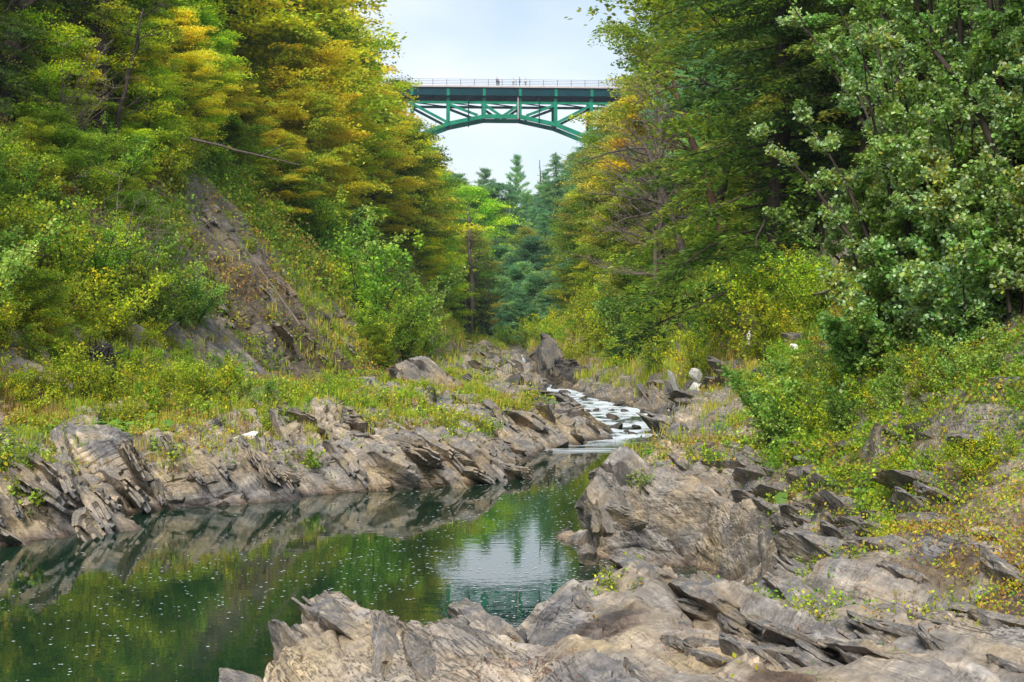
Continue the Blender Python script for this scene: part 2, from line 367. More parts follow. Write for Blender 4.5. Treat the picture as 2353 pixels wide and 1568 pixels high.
# long diagonal cracks in the near ledge
def crack(p, a, b, wdt, dep):
    a = np.array(a); b = np.array(b); d = b-a; Lg = np.linalg.norm(d); d = d/Lg
    wob = vn(np.stack([p[:, 0]*2.5, p[:, 1]*2.5, p[:, 0]*0], 1), 90)*.14+vn(np.stack([p[:, 0]*9, p[:, 1]*9, p[:, 0]*0], 1), 91)*.03
    q = p[:, :2]-a; s = q@d; t = q[:, 0]*(-d[1])+q[:, 1]*d[0]+wob
    end = np.clip(np.minimum(s, Lg-s)/.35+.3, 0, 1)
    return end*(-dep*.8*np.exp(-np.abs(t/wdt)**1.6) + dep*.30*np.clip(t/(1.6*wdt), 0, 1)*np.exp(-np.clip(t, 0, None)/.9)*(1+.8*vn(np.stack([s*3, s*0, s*0], 1), 93)))
CR = crack(PT, P(1440,1380,10.3)[:2], P(1990,1620,7.4)[:2], .10, .30)+crack(PT, P(1480,1350,11)[:2], P(1830,1470,8.9)[:2], .07, .22) \
   + crack(PT, P(1780,1300,11.3)[:2], P(1950,1420,9.6)[:2], .09, .16)+crack(PT, P(2060,1150,14.)[:2], P(2200,1060,15.6)[:2], .22, .35) \
   + crack(PT, P(1960,1500,8.2)[:2], P(2353,1400,9.)[:2], .06, .14)
zone = (YF > 5) & (YF < 18) & (U > 9.6)
PD = PT+dirv*dsp[:, None]
PD[:, 2] += np.where(zone, CR, 0)
# big swells: tan ledge left of centre, gully behind it
sw = .06*np.exp(-((PT[:, 0]+.75)**2/.5+(PT[:, 1]-8.7)**2/.7))+.10*np.exp(-((PT[:, 0]-.55)**2/.35+(PT[:, 1]-9.7)**2/.3))-.20*np.exp(-((PT[:, 0]-.05)**2/.06+(PT[:, 1]-8.6)**2/2.))
PD[:, 2] += np.where(zone, sw, 0)
N1 = grid_normals(PD)
up = N1[:, 2]
mo = fbm(PT*np.array([.5, .5, .9]), 4, 101)*.28
moss = mo+np.interp(U, [2, 3.8, 4.3, 5.2, 5.8, 6, 9, 9.4, 10.3, 11, 11.6, 13], [.55, .6, .5, .28, .0, -.4, -.4, .05, .30, .50, .56, .6])
moss += np.where((U > 9) & (YF < 13), -.42+np.clip(U-10.2, 0, 1)*.3, 0)+np.where((U > 9) & (YF >= 13) & (YF < 22), .06, 0)
moss += np.where((U > 9) & (YF > 24) & (YF < 40), .22, 0)+np.where((U > 4.2) & (U < 5.8) & (YF > 32) & (YF < 58), .24, 0)
moss += -.25*(1-np.clip(up, 0, 1))-strip*.02-outc*.1
moss += np.where(zone & (np.abs(CR) > .07), .42*np.clip(fbm(PT*2.2, 2, 130)+.7, 0, 1), 0)
wet = np.clip(1-(PD[:, 2]-wz(YF))/.16, 0, 1)
wet = np.maximum(wet, (np.clip(fbm(PT*1.6, 3, 55)-.55, 0, 1)*2*(U > 9)*(YF < 16)))
soil = np.clip(1-rk*1.6, 0, 1)*.95
soil = np.maximum(soil, strip*(.5+.5*np.clip(fbm(PT*.7, 3, 150)+.3, 0, 1)))
soil = np.maximum(soil, np.clip(fbm(PT*1.7, 4, 140)*2.2-.25, 0, .8)*np.interp(U, [10.3, 10.9, 12, 12.8], [0, 1, 1, .6])*(YF > 9)*(YF < 30))
band = vn(np.stack([(PT@np.array(FN))*1.15, (PT@np.array(FS))*.16, (PT@np.array(FD))*.12], 1), 71)*.6+vn(np.stack([(PT@np.array(FN))*3., (PT@np.array(FS))*.4, (PT@np.array(FD))*.3], 1), 72)*.4
ribs = np.clip(band*3.2+.38*(U < 6), 0, 1)*(np.interp(U, [2.4, 3.2, 4, 5.4, 5.8, 9.6, 10.4, 12, 13], [0, .5, 1, 1, 0, 0, .9, .75, 0]))*(YF < 110)
moss += .20*np.interp(U, [10.5, 11, 12.3, 13], [0, 1, 1, 0])*(YF > 8.5)*(YF < 24); moss -= ribs*.34*(1-.6*(U > 9)*(YF < 24)); soil = soil*(1-ribs)
PDG = PD.reshape(nr, nc, 3)
idx = np.arange(nr*nc).reshape(nr, nc)
def terrain_piece(name, u0, u1):
    cols = np.where((ucol >= u0-1e-6) & (ucol <= u1+1e-6))[0]
    I = idx[:, cols]; n_r, n_c = I.shape; loc = np.arange(n_r*n_c).reshape(n_r, n_c)
    Q = np.stack([loc[:-1, :-1], loc[:-1, 1:], loc[1:, 1:], loc[1:, :-1]], -1).reshape(-1, 4)
    f = I.ravel()
    me = mesh_np(name, PD[f], Q, smooth=False, extra={'moss': moss[f], 'wet': wet[f], 'soil': soil[f]})
    o = new_obj(name, me, M_ROCK); tag(o, kind='structure'); return o
terrain_piece('hillside', 0, 4); terrain_piece('rocky_riverbank', 4, 6); terrain_piece('riverbed', 6, 9)
terrain_piece('rocky_riverbank', 9, 11); terrain_piece('hillside', 11, 15)

# ------------------------------------------------------------------ river
def make_river():
    ys = np.concatenate([np.linspace(-6, 3, 10), np.geomspace(3.2, 38, 160), np.linspace(38.1, 135, 900)])
    X, Z = section(ys); n = 150; t = np.linspace(0, 1, n)
    x0 = X[:, 6]-np.interp(ys, [0, 38, 45], [3, 2, .9]); x1 = X[:, 9]+np.interp(ys, [0, 10, 38, 45], [1.5, 1.5, 1.2, .6])
    GXr = x0[:, None]*(1-t)+x1[:, None]*t; GYr = np.repeat(ys[:, None], n, 1)
    p = np.stack([GXr, GYr, wz(GYr)], -1).reshape(-1, 3)
    act = np.clip((p[:, 1]-38.5)/5, 0, 1)
    nn = fbm(p*np.array([1.1, 1.6, 1]), 4, 200, .6)
    step = np.abs(vn(p*np.array([.35, .9, 0]), 210))
    p[:, 2] += act*(nn*.06-step*.015+.01)
    fo = fbm(p*np.array([1.6, 2.2, 0]), 5, 220, .62)*.8+nn*.3+.66
    foam = np.clip(fo, 0, 1)*act
    edge = np.exp(-((p[:, 1]-39.5)/1.8)**2)*np.clip(fbm(p*np.array([.5, 5, 0]), 3, 230)+.35, 0, 1)*.7
    foam = np.maximum(foam, edge)
    i = np.arange(len(ys)*n).reshape(len(ys), n)
    Q = np.stack([i[:-1, :-1], i[:-1, 1:], i[1:, 1:], i[1:, :-1]], -1).reshape(-1, 4)
    me = mesh_np('river', p, Q, smooth=True, extra={'foam': foam, 'act': act})
    m, tr, b = mat('river_water'); l = tr.links.new
    tc = nd(tr, 'ShaderNodeTexCoord'); mp = nd(tr, 'ShaderNodeMapping'); mp.inputs['Scale'].default_value = (1.3, 2.2, 1)
    l(tc.outputs['Object'], mp.inputs['Vector'])
    n1 = nd(tr, 'ShaderNodeTexNoise', Scale=2.2, Detail=3., Roughness=.5); l(mp.outputs[0], n1.inputs['Vector'])
    fa = nd(tr, 'ShaderNodeAttribute', attribute_name='foam'); aa = nd(tr, 'ShaderNodeAttribute', attribute_name='act')
    bs = nd(tr, 'ShaderNodeMapRange'); bs.inputs['To Min'].default_value = .009; bs.inputs['To Max'].default_value = .5; l(aa.outputs['Fac'], bs.inputs['Value'])
    bp = nd(tr, 'ShaderNodeBump', Distance=.12); l(bs.outputs[0], bp.inputs['Strength']); l(n1.outputs['Fac'], bp.inputs['Height'])
    l(bp.outputs[0], b.inputs['Normal'])
    fn = nd(tr, 'ShaderNodeTexNoise', Scale=7., Detail=6., Roughness=.7); l(mp.outputs[0], fn.inputs['Vector'])
    ad = nd(tr, 'ShaderNodeMath', operation='MULTIPLY_ADD'); ad.inputs[1].default_value = .9; l(fn.outputs['Fac'], ad.inputs[0])
    sb = nd(tr, 'ShaderNodeMath', operation='SUBTRACT'); sb.inputs[1].default_value = .45; l(fa.outputs['Fac'], sb.inputs[0]); l(sb.outputs[0], ad.inputs[2])
    ms = nd(tr, 'ShaderNodeMapRange'); ms.inputs['From Min'].default_value = .14; ms.inputs['From Max'].default_value = .72; l(ad.outputs[0], ms.inputs['Value'])
    # no foam where the attribute is nil
    g = nd(tr, 'ShaderNodeMath', operation='MULTIPLY'); gg = nd(tr, 'ShaderNodeMapRange'); gg.inputs['From Max'].default_value = .25; l(fa.outputs['Fac'], gg.inputs['Value'])
    l(ms.outputs[0], g.inputs[0]); l(gg.outputs[0], g.inputs[1])
    mc = nd(tr, 'ShaderNodeMix', data_type='RGBA'); mc.inputs['A'].default_value = (.010, .031, .015, 1); mc.inputs['B'].default_value = (.62, .68, .74, 1)
    l(g.outputs[0], mc.inputs['Factor']); l(mc.outputs['Result'], b.inputs['Base Color'])
    rr = nd(tr, 'ShaderNodeMapRange'); rr.inputs['To Min'].default_value = .012; rr.inputs['To Max'].default_value = .6; l(g.outputs[0], rr.inputs['Value']); l(rr.outputs[0], b.inputs['Roughness'])
    b.inputs['IOR'].default_value = 1.5
    return tag(new_obj('river', me, m), kind='structure')
make_river()

# ------------------------------------------------------------------ bridge
def box_arrays(c, s, rx=None):
    c = np.array(c, float); s = np.array(s, float)/2
    v = np.array([[x, y, z] for x in (-1, 1) for y in (-1, 1) for z in (-1, 1)])*s
    if rx is not None: v = v@np.array(rx).T
    q = np.array([[0, 1, 3, 2], [4, 6, 7, 5], [0, 4, 5, 1], [2, 3, 7, 6], [0, 2, 6, 4], [1, 5, 7, 3]])
    return v+c, q
def beam(a, b, wy, h):
    a = np.array(a, float); b = np.array(b, float); d = b-a; Lg = np.linalg.norm(d); d = d/Lg
    y = np.array([0, 1., 0]) if abs(d[1]) < .9 else np.array([1., 0, 0]); z = np.cross(d, y); z /= np.linalg.norm(z); y = np.cross(z, d)
    return box_arrays((a+b)/2, (Lg, wy, h), np.stack([d, y, z], 1))
def join(parts):
    Vs, Qs, o = [], [], 0
    for v, q in parts: Vs.append(v); Qs.append(q+o); o += len(v)
    return np.concatenate(Vs), np.concatenate(Qs)
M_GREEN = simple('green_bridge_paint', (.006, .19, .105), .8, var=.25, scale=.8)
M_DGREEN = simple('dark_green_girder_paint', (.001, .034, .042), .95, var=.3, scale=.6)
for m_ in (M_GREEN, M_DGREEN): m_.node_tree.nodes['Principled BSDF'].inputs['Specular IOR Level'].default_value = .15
M_CONC = simple('pale_concrete', (.46, .40, .40), .8, var=.12, scale=1)
M_RAIL = simple('grey_rail_metal', (.16, .16, .19), .5, var=.1)
def make_bridge():
    root = empty('arch_bridge', (-2.05, 291, 41), R(3))
    tag(root, 'green steel arch bridge with railed deck high above the gorge', 'bridge')
    def part(name, arr, m, parent=root): return new_obj(name, mesh_np(name, arr[0], arr[1]), m, parent)
    z0 = -41
    cols = [-25.7, -18.35, -11.0, -3.67, 3.67, 11.0, 18.35, 25.7]
    az = {25.7: 41.1, 18.35: 44.9, 11.0: 47.8, 3.67: 49.35}
    DT = 54.95
    part('deck', box_arrays((0, 3, DT-.17+z0), (84, 9.4, .34)), M_CONC)
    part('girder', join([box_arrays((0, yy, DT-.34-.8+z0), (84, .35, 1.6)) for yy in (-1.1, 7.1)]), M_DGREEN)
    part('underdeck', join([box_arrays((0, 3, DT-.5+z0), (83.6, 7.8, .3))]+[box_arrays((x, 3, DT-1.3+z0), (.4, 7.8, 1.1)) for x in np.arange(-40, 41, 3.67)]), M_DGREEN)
    st = []
    for x in cols:
        for yy in (-1.34, 7.34): part('girder_stiffener', box_arrays((x, yy, DT-1.25+z0), (.55, .12, 1.5)), M_GREEN)
    for yi, yy in enumerate((0., 6.)):
        arch = []
        xs = cols
        for a, b in zip(xs[:-1], xs[1:]):
            arch.append(beam((a, yy, az[abs(a)]-.42+z0), (b, yy, az[abs(b)]-.42+z0), .6, .8))
        part('arch_rib', join(arch), M_GREEN)
        part('top_chord', box_arrays((0, yy, 51.75+z0), (58, .4, .5)), M_GREEN)
        for x in cols:
            part('column', box_arrays((x, yy, (az[abs(x)]-.2+DT-2.2)/2+z0), (.72, .6, DT-2.2-az[abs(x)]+.2)), M_GREEN)
        for s in (-1, 1):
            for a, b in ((25.7, 18.35), (18.35, 11.0), (11.0, 3.67+1.2), (3.67, .25)):
                zb = az.get(b, 49.45) if b in az else 49.3
                part('diagonal_brace', beam((s*a, yy, 51.4+z0), (s*(b+.1), yy, zb-.15+z0), .4, .5), M_GREEN)
    cr = []
    for x in cols:
        za = az[abs(x)]-.7
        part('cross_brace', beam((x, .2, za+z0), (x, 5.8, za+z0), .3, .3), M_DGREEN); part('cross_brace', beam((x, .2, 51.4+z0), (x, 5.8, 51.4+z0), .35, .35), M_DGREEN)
    for a, b in zip(cols[:-1], cols[1:]):
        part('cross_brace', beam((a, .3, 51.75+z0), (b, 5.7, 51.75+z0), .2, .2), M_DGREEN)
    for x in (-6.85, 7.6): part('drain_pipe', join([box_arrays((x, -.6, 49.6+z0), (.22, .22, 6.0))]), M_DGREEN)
    part('drain_pipe', box_arrays((3.25, -.75, 50.6+z0), (.2, .2, 4.6)), M_CONC)
    for yy in (-1.55, 7.55):
        r = part('railing', join([box_arrays((0, yy, DT+h+z0), (84, .07, .07)) for h in (.3, .62, .94, 1.27)]), M_RAIL)
        for i in range(29):
            part('rail_post', box_arrays((-39.5+i*2.82, yy+(.1 if yy < 3 else -.1), DT+.66+z0), (.11, .1, 1.32)), M_RAIL, r)
    for s in (-1, 1):
        part('abutment', box_arrays((s*29.5, 3, 38.5+z0), (5, 9, 9)), M_CONC)
        part('abutment', box_arrays((s*38.5, 3, 50.6+z0), (5, 8, 5.6)), M_CONC)
    return root, DT+z0
bridge, DECK = make_bridge()
bw = bridge.matrix_basis.copy()

def skin_body(name, verts, edges, rad, m, parent):
    me = bpy.data.meshes.new(name); me.from_pydata(verts, edges, []); o = new_obj(name, me, m, parent)
    md = o.modifiers.new('skin', 'SKIN'); md.use_smooth_shade = True
    for i, r_ in enumerate(rad): me.skin_vertices[0].data[i].radius = (r_, r_*.85)
    me.skin_vertices[0].data[0].use_root = True
    o.modifiers.new('sub', 'SUBSURF').levels = 1
    return o
def person(loc, rz, H, shirt, trousers, hair, label, armpose=0):
    root = empty('person', loc, rz); tag(root, label, 'person', 'people standing on the bridge')
    s = H/1.75
    M_SK = simple('skin', (.5, .32, .24), .6, var=.05)
    v = [(0,0,.95),(0,0,1.2),(0,0,1.42),(0,0,1.52),(0,-.02,1.60),(0,-.01,1.70),
         (-.19,0,1.40),(-.26,.02,1.13),(-.22,-.14-.1*armpose,1.02+.1*armpose),(.19,0,1.40),(.26,.02,1.13),(.22,-.14,1.02),
         (-.1,0,.90),(-.11,-.02,.5),(-.11,0,.06),(-.11,-.15,.03),(.1,0,.90),(.12,.03,.5),(.13,.05,.06),(.13,-.1,.03)]
    e = [(0,1),(1,2),(2,3),(3,4),(4,5),(2,6),(6,7),(7,8),(2,9),(9,10),(10,11),(0,12),(12,13),(13,14),(14,15),(0,16),(16,17),(17,18),(18,19)]
    rd = [.13,.13,.14,.055,.095,.08,.06,.045,.04,.06,.045,.04,.09,.06,.045,.04,.09,.06,.045,.04]
    vs = [tuple(c*s for c in p) for p in v]
    skin_body('body', vs, e, [r_*s for r_ in rd], M_SK, root)
    iv = [0,1,2,6,7,9,10]; mp = {a: i for i, a in enumerate(iv)}
    skin_body('shirt', [vs[i] for i in iv], [(mp[a], mp[b]) for a, b in e if a in mp and b in mp], [(rd[i]+.025)*s for i in iv], simple('shirt_cloth', shirt, .8, var=.1), root)
    iv = [0,12,13,14,16,17,18]; mp2 = {a: i for i, a in enumerate(iv)}
    skin_body('trousers', [vs[i] for i in iv], [(mp2[a], mp2[b]) for a, b in e if a in mp2 and b in mp2], [(rd[i]+.022)*s for i in iv], simple('trouser_cloth', trousers, .8, var=.1), root)
    bm = bmesh.new(); bmesh.ops.create_icosphere(bm, subdivisions=2, radius=.1*s, matrix=Matrix.Translation((0, .025*s, 1.69*s))@Matrix.Diagonal((.95, 1.05, .95, 1)))
    me = bpy.data.meshes.new('hair'); bm.to_mesh(me); bm.free(); new_obj('hair', me, simple('hair', hair, .7), root)
def on_deck(zx, dy=0):
    X = (1176.5); src = 950+zx/3.62; vx = src/1.0880; x = (vx-1176.5)*K*291+2.05
    return bw@Vector((x, -1.0+dy, DECK))
person(on_deck(1057), R(10), 1.8, (.03,.03,.04), (.02,.02,.03), (.03,.02,.02), 'person in dark clothes leaning at the bridge rail, leftmost of the group', 1)
person(on_deck(1074, .6), R(190), 1.45, (.05,.05,.08), (.03,.03,.04), (.05,.03,.02), 'short person in dark clothes just right of the leftmost figure on the bridge')
person(on_deck(1205), R(-15), 1.72, (.8,.8,.8), (.35,.33,.36), (.3,.2,.1), 'person in white shirt and grey trousers left of the figure in blue', 1)
person(on_deck(1262), R(80), 1.85, (.03,.08,.5), (.02,.03,.12), (.03,.02,.02), 'tall person in blue jacket at the middle of the bridge')
person(on_deck(1315), R(15), 1.72, (.82,.82,.8), (.2,.19,.19), (.08,.05,.03), 'person in white top and dark trousers, rightmost on the bridge', 1)

# ------------------------------------------------------------------ vegetation builders
class Crown:
    def __init__(s, seed): s.r = np.random.default_rng(seed); s.L = []; s.S = []      # limbs, sprays (centre, axis, size, colour, flat)
def curve(r, p, az, el, ln, n=6, lift=.25, wob=.06):
    pts = [np.array(p, float)]; a, e = az, el
    for i in range(n-1):
        e += lift/(n-1)+r.normal(0, wob); a += r.normal(0, wob*1.6)
        pts.append(pts[-1]+ln/(n-1)*np.array([math.cos(a)*math.cos(e), math.sin(a)*math.cos(e), math.sin(e)]))
    return np.array(pts)
def pick(r, pal, n):
    w_ = np.array([p[1] for p in pal], float); w_ /= w_.sum(); c = np.array([p[0] for p in pal])
    return c[r.choice(len(pal), n, p=w_)]
def build_tree(kind, seed, H, Rad, cb, pal, leaf, nl=None, lean=0., dense=1.):
    """returns (trunk mesh, crown mesh), origin at the base"""
    r = np.random.default_rng(seed); lines = []; SC, SA, SR, SK = [], [], [], []
    n = 9; tz = np.linspace(0, 1, n)
    tp = np.stack([np.cumsum(r.normal(0, .012*H, n))+lean*H*tz**1.3, np.cumsum(r.normal(0, .012*H, n)), tz*H], 1); tp[0, :2] = 0; tp[1:, :2] -= (tp[1]-[lean*H*tz[1]**1.3, 0, 0])[:2]*.5
    tr = H*.017*(1-tz*.93)+.01; tr[0] *= 1.35; tp[0, 2] = -1.2
    lines.append((tp, tr))
    at = lambda t: np.array([np.interp(t, tz, tp[:, i]) for i in range(3)])
    if kind == 'broadleaf':
        nl = nl or int(30*dense)
        for i in range(nl):
            t = cb+(1-cb)*((i+r.random())/nl)*.97; u = (t-cb)/(1-cb)
            prof = (math.sin(math.pi*min(1, (u*.86+.17)))**.7)
            ln = Rad*prof*r.uniform(.6, 1.15)+.3; az = i*2.4+r.normal(0, .4)
            pts = curve(r, at(t), az, R(8+55*u*u)+r.normal(0, .1), ln, 7, lift=r.uniform(-.25, .25)); lines.append((pts, np.linspace(.011*H*(1-u*.6)*.6, .012, 7)))
            segs = [(pts, .3)]
            for j in range(2, 7):
                for sgn in (-1, 1):
                    if r.random() < .8:
                        sp = curve(r, pts[j], az+sgn*r.uniform(.5, 1.1), r.normal(.05, .15), ln*r.uniform(.25, .5)*(1.1-.1*j), 4, lift=-.1)
                        lines.append((sp, np.linspace(.018, .006, 4))); segs.append((sp, .0))
            for s_, t0 in segs:
                m_ = max(2, int(len(s_)*1.0))
                for q in np.linspace(max(t0, .35), 1.04, m_):
                    c = np.array([np.interp(q, np.linspace(0, 1, len(s_)), s_[:, k]) for k in range(3)])
                    if r.random() < .30: continue
                    SC.append(c+r.normal(0, .10, 3)); d = s_[-1]-s_[0]; d[2] *= .3; SA.append(d/np.linalg.norm(d)); SR.append(r.uniform(.34, .70)*Rad**.35); SK.append(az+t*9)
        flat, nper, droop = .08, int(38*dense), .30
    elif kind == 'hemlock':
        nl = nl or 95
        for i in range(nl):
            t = cb+(1-cb)*((i+r.random())/nl)*.985; u = (t-cb)/(1-cb)
            ln = Rad*(1-u)**.75*r.uniform(.65, 1.15)+.25; az = i*2.4+r.normal(0, .5)
            pts = curve(r, at(t), az, R(14-22*(1-u))+r.normal(0, .06), ln, 6, lift=-.45); lines.append((pts, np.linspace(.035*(1-u)+.01, .006, 6)))
            m_ = max(3, int(ln/.34))
            for q in np.linspace(.22, 1.02, m_):
                c = np.array([np.interp(q, np.linspace(0, 1, 6), pts[:, k]) for k in range(3)])
                for sgn in (-1, 0, 1):
                    off = np.array([-math.sin(az), math.cos(az), -.12])*sgn*ln*.22*(1.15-q)*r.uniform(.6, 1.3)
                    SC.append(c+off+r.normal(0, .05, 3)); d = np.array([math.cos(az+sgn*.7), math.sin(az+sgn*.7), -.25]); SA.append(d); SR.append(r.uniform(.28, .45)); SK.append(az)
        flat, nper, droop = .10, 26, .5
    elif kind == 'pine':
        nw = int(H*(1-cb)/.75)
        for i in range(nw):
            t = cb+(1-cb)*(i+.3)/nw; u = (t-cb)/(1-cb)
            for j in range(5):
                if r.random() < .12: continue
                ln = Rad*(1-u)**.65*r.uniform(.55, 1.2)+.2; az = j*1.257+i*.7+r.normal(0, .2)
                pts = curve(r, at(t), az, R(2+26*u)+r.normal(0, .06), ln, 6, lift=.35); lines.append((pts, np.linspace(.04*(1-u)+.012, .01, 6)))
                for q in np.linspace(.38, 1.02, max(3, int(ln/.3))):
                    c = np.array([np.interp(q, np.linspace(0, 1, 6), pts[:, k]) for k in range(3)])
                    for sgn in (-1, 0, 1):
                        off = np.array([-math.sin(az), math.cos(az), .05])*sgn*ln*.2*(1.2-q)*r.uniform(.5, 1.2)
                        SC.append(c+off+r.normal(0, .05, 3)+[0, 0, .06]); SA.append(np.array([math.cos(az+sgn*.6), math.sin(az+sgn*.6), .45])); SR.append(r.uniform(.26, .4)); SK.append(az)
        flat, nper, droop = .3, 26, -.2
    elif kind == 'bare':
        for i in range(nl or 26):
            t = cb+(1-cb)*r.random(); u = (t-cb)/(1-cb); az = i*2.4+r.normal(0, .4); ln = Rad*(1.05-u*.7)*r.uniform(.5, 1.1)
            pts = curve(r, at(t), az, R(15+35*u), ln, 7, lift=.3, wob=.12); lines.append((pts, np.linspace(.006*H*(1-u*.5), .008, 7)))
            for j in range(1, 7):
                for sgn in (-1, 1):
                    sp = curve(r, pts[j], az+sgn*r.uniform(.4, 1.2), r.normal(.2, .3), ln*r.uniform(.2, .5), 5, lift=.1, wob=.15); lines.append((sp, np.linspace(.014, .006, 5)))
                    for j2 in (2, 3):
                        sq = curve(r, sp[j2], az+sgn*r.uniform(-.6, 1.6), r.normal(.1, .4), ln*r.uniform(.1, .25), 4, wob=.15); lines.append((sq, np.linspace(.009, .005, 4)))
    tv, tq = tube_arrays(lines, 5)
    tm = mesh_np('trunk', tv, tq, smooth=True)
    if kind == 'bare': return tm, None
    SC = np.array(SC); SA = unit(np.array(SA)); SR = np.array(SR); SK = np.array(SK); M = len(SC)
    scol = pick(r, pal, M)
    # neighbouring sprays share colour: low-frequency field chooses the palette entry
    f = vn(SC*.55+seed*3.1, 7)*.5+.5; order = np.argsort(np.argsort(f+r.normal(0, .12, M)))/M
    cw = np.cumsum([p[1] for p in pal])/sum(p[1] for p in pal); scol = np.array([p[0] for p in pal])[np.minimum(np.searchsorted(cw, order), len(pal)-1)]
    scol = scol*r.uniform(.62, 1.38, M)[:, None]
    c = np.repeat(SC, nper, 0); a = np.repeat(SA, nper, 0); sr = np.repeat(SR, nper)[:, None]; N = len(c)
    ah = a.copy(); ah[:, 2] *= .4; ah = unit(ah); side = np.cross(ah, [0, 0, 1.]); upv = np.cross(side, ah)
    rr = np.sqrt(r.random(N))[:, None]; th = r.random(N)[:, None]*2*math.pi
    lx = rr*np.cos(th)*1.25; ly = rr*np.sin(th)*.8
    pos = c+sr*(ah*lx+side*ly)+upv*(r.normal(0, flat, N)[:, None]*sr*1.0-droop*rr**2*sr*.8)
    dl = unit(ah*(.7+.3*np.sign(lx))+side*ly*1.4+r.normal(0, .35, (N, 3))); nn = unit(upv+np.array([0, -.12, 0])+r.normal(0, .62, (N, 3)))
    if kind == 'pine': nn = unit(r.normal(0, 1, (N, 3))); dl = unit(a*.8+side*r.normal(0, .7, N)[:, None]+np.array([0, 0, .5])+r.normal(0, .3, (N, 3)))
    sz = leaf[0]*r.uniform(.7, 1.25, N)
    v, q, k = leaf_arrays(pos, dl, nn, sz, sz*leaf[1])
    lc = np.repeat(scol, nper, 0)*r.uniform(.72, 1.3, N)[:, None]*(1+r.normal(0, .07, (N, 3)))
    cm = mesh_np('crown', v, q, col=np.repeat(np.clip(lc, .003, .95), k, 0))
    return tm, cm
def build_shrub(seed, H, Rad, pal, leaf, nst=9, nleaf=2600, round_=False, low=.12):
    r = np.random.default_rng(seed); lines = []; ends = []
    for i in range(nst):
        az = i*2.4+r.normal(0, .3); sp = r.uniform(.15, 1)
        L_ = H*r.uniform(.65, 1.12); el = math.atan2(H, Rad*sp*1.1)
        pts = curve(r, (r.normal(0, .1), r.normal(0, .1), -.2), az, el, L_+.2, 8, lift=-.25, wob=.08); lines.append((pts, np.linspace(.012*H+.004, .004, 8)))
        for j in range(1, 8):
            for k in range(3):
                if r.random() < .85:
                    ln = Rad*r.uniform(.25, .6)*(1.15-j*.08)
                    s_ = curve(r, pts[j], r.random()*6.28, r.uniform(.0, .9), ln, 5, lift=.1, wob=.12); lines.append((s_, np.linspace(.008, .003, 5))); ends.append(s_)
    tv, tq = tube_arrays(lines, 4); tm = mesh_np('stems', tv, tq, smooth=True)
    E = np.array(ends)                       # (m,5,3)
    m_ = len(E); pi = r.integers(0, m_, nleaf); qq = r.random(nleaf)**.7*3.98; i0 = qq.astype(int); fr = (qq-i0)[:, None]
    pos = E[pi, i0]*(1-fr)+E[pi, i0+1]*fr; d0 = unit(E[pi, i0+1]-E[pi, i0])
    pos = pos+r.normal(0, 1, (nleaf, 3))*leaf[0]*.75; pos = pos[pos[:, 2] > low*H*r.random(nleaf)]; N = len(pos); d0 = d0[:N]
    dl = unit(d0+r.normal(0, .8, (N, 3))+[0, 0, -.1]); nn = unit(np.array([0, 0, 1.])+r.normal(0, .5, (N, 3)))
    sz = leaf[0]*r.uniform(.55, 1.3, N)
    v, q, k = leaf_arrays(pos, dl, nn, sz, sz*leaf[1], round_)
    f = vn(pos*1.6/ max(.6, Rad)+seed, 3)*.5+.5+r.normal(0, .16, N); cw = np.cumsum([p[1] for p in pal])/sum(p[1] for p in pal)
    order = np.argsort(np.argsort(f))/N; lc = np.array([p[0] for p in pal])[np.minimum(np.searchsorted(cw, order), len(pal)-1)]
    lc = lc*r.uniform(.65, 1.4, N)[:, None]*(1+r.normal(0, .08, (N, 3)))
    return tm, mesh_np('foliage', v, q, col=np.repeat(np.clip(lc, .003, .95), k, 0))

def gain(pal, g, sat=1.): return [(tuple(min(.85, max(.002, (c*g))) for c in p), w_) for p, w_ in pal]
YEL = [((.62,.40,.015), 4), ((.50,.36,.02), 3), ((.58,.31,.015), 1.6), ((.26,.27,.02), 3), ((.13,.19,.02), 2)]
YGR = [((.30,.30,.02), 3), ((.17,.22,.02), 4), ((.10,.15,.018), 3), ((.48,.30,.015), 1.4)]
GRN = [((.045,.085,.012), 4), ((.075,.12,.016), 4), ((.13,.17,.02), 2.5), ((.30,.24,.02), .6)]
ORG = [((.50,.24,.02), 3), ((.42,.27,.03), 3), ((.25,.20,.03), 3), ((.12,.14,.02), 2)]
TAN = [((.26,.19,.06), 3), ((.20,.17,.05), 3), ((.15,.16,.03), 3)]
HEM = [((.018,.032,.010), 4), ((.032,.052,.012), 4), ((.060,.085,.016), 2.5), ((.10,.10,.02), .7)]
PIN = [((.05,.11,.05), 3), ((.08,.15,.06), 3), ((.11,.17,.05), 2)]
BLG = [((.030,.075,.035), 3), ((.05,.105,.045), 3), ((.08,.13,.04), 2)]
SHR = [((.055,.115,.022), 4), ((.09,.165,.030), 4), ((.14,.22,.05), 2.5), ((.25,.25,.03), 1)]
SHY = [((.16,.20,.02), 3), ((.25,.26,.02), 3), ((.09,.13,.018), 3), ((.42,.27,.02), 1.2)]
SHP = [((.05,.11,.03), 3), ((.085,.16,.05), 4), ((.17,.27,.12), 2), ((.12,.17,.03), 1)]
YEL = gain(YEL, 2.1); YGR = gain(YGR, 2.4); GRN = gain(GRN, 3.2); ORG = gain(ORG, 1.6); TAN = gain(TAN, 2.2); HEM = gain(HEM, 3.2); PIN = gain(PIN, 3.0); BLG = gain(BLG, 2.9)
SHR = gain(SHR, 2.9); SHY = gain(SHY, 2.4); SHP = gain(SHP, 2.8)
warm = lambda pal, k: [((p[0]*k, p[1], p[2]*.8), w_) for p, w_ in pal]
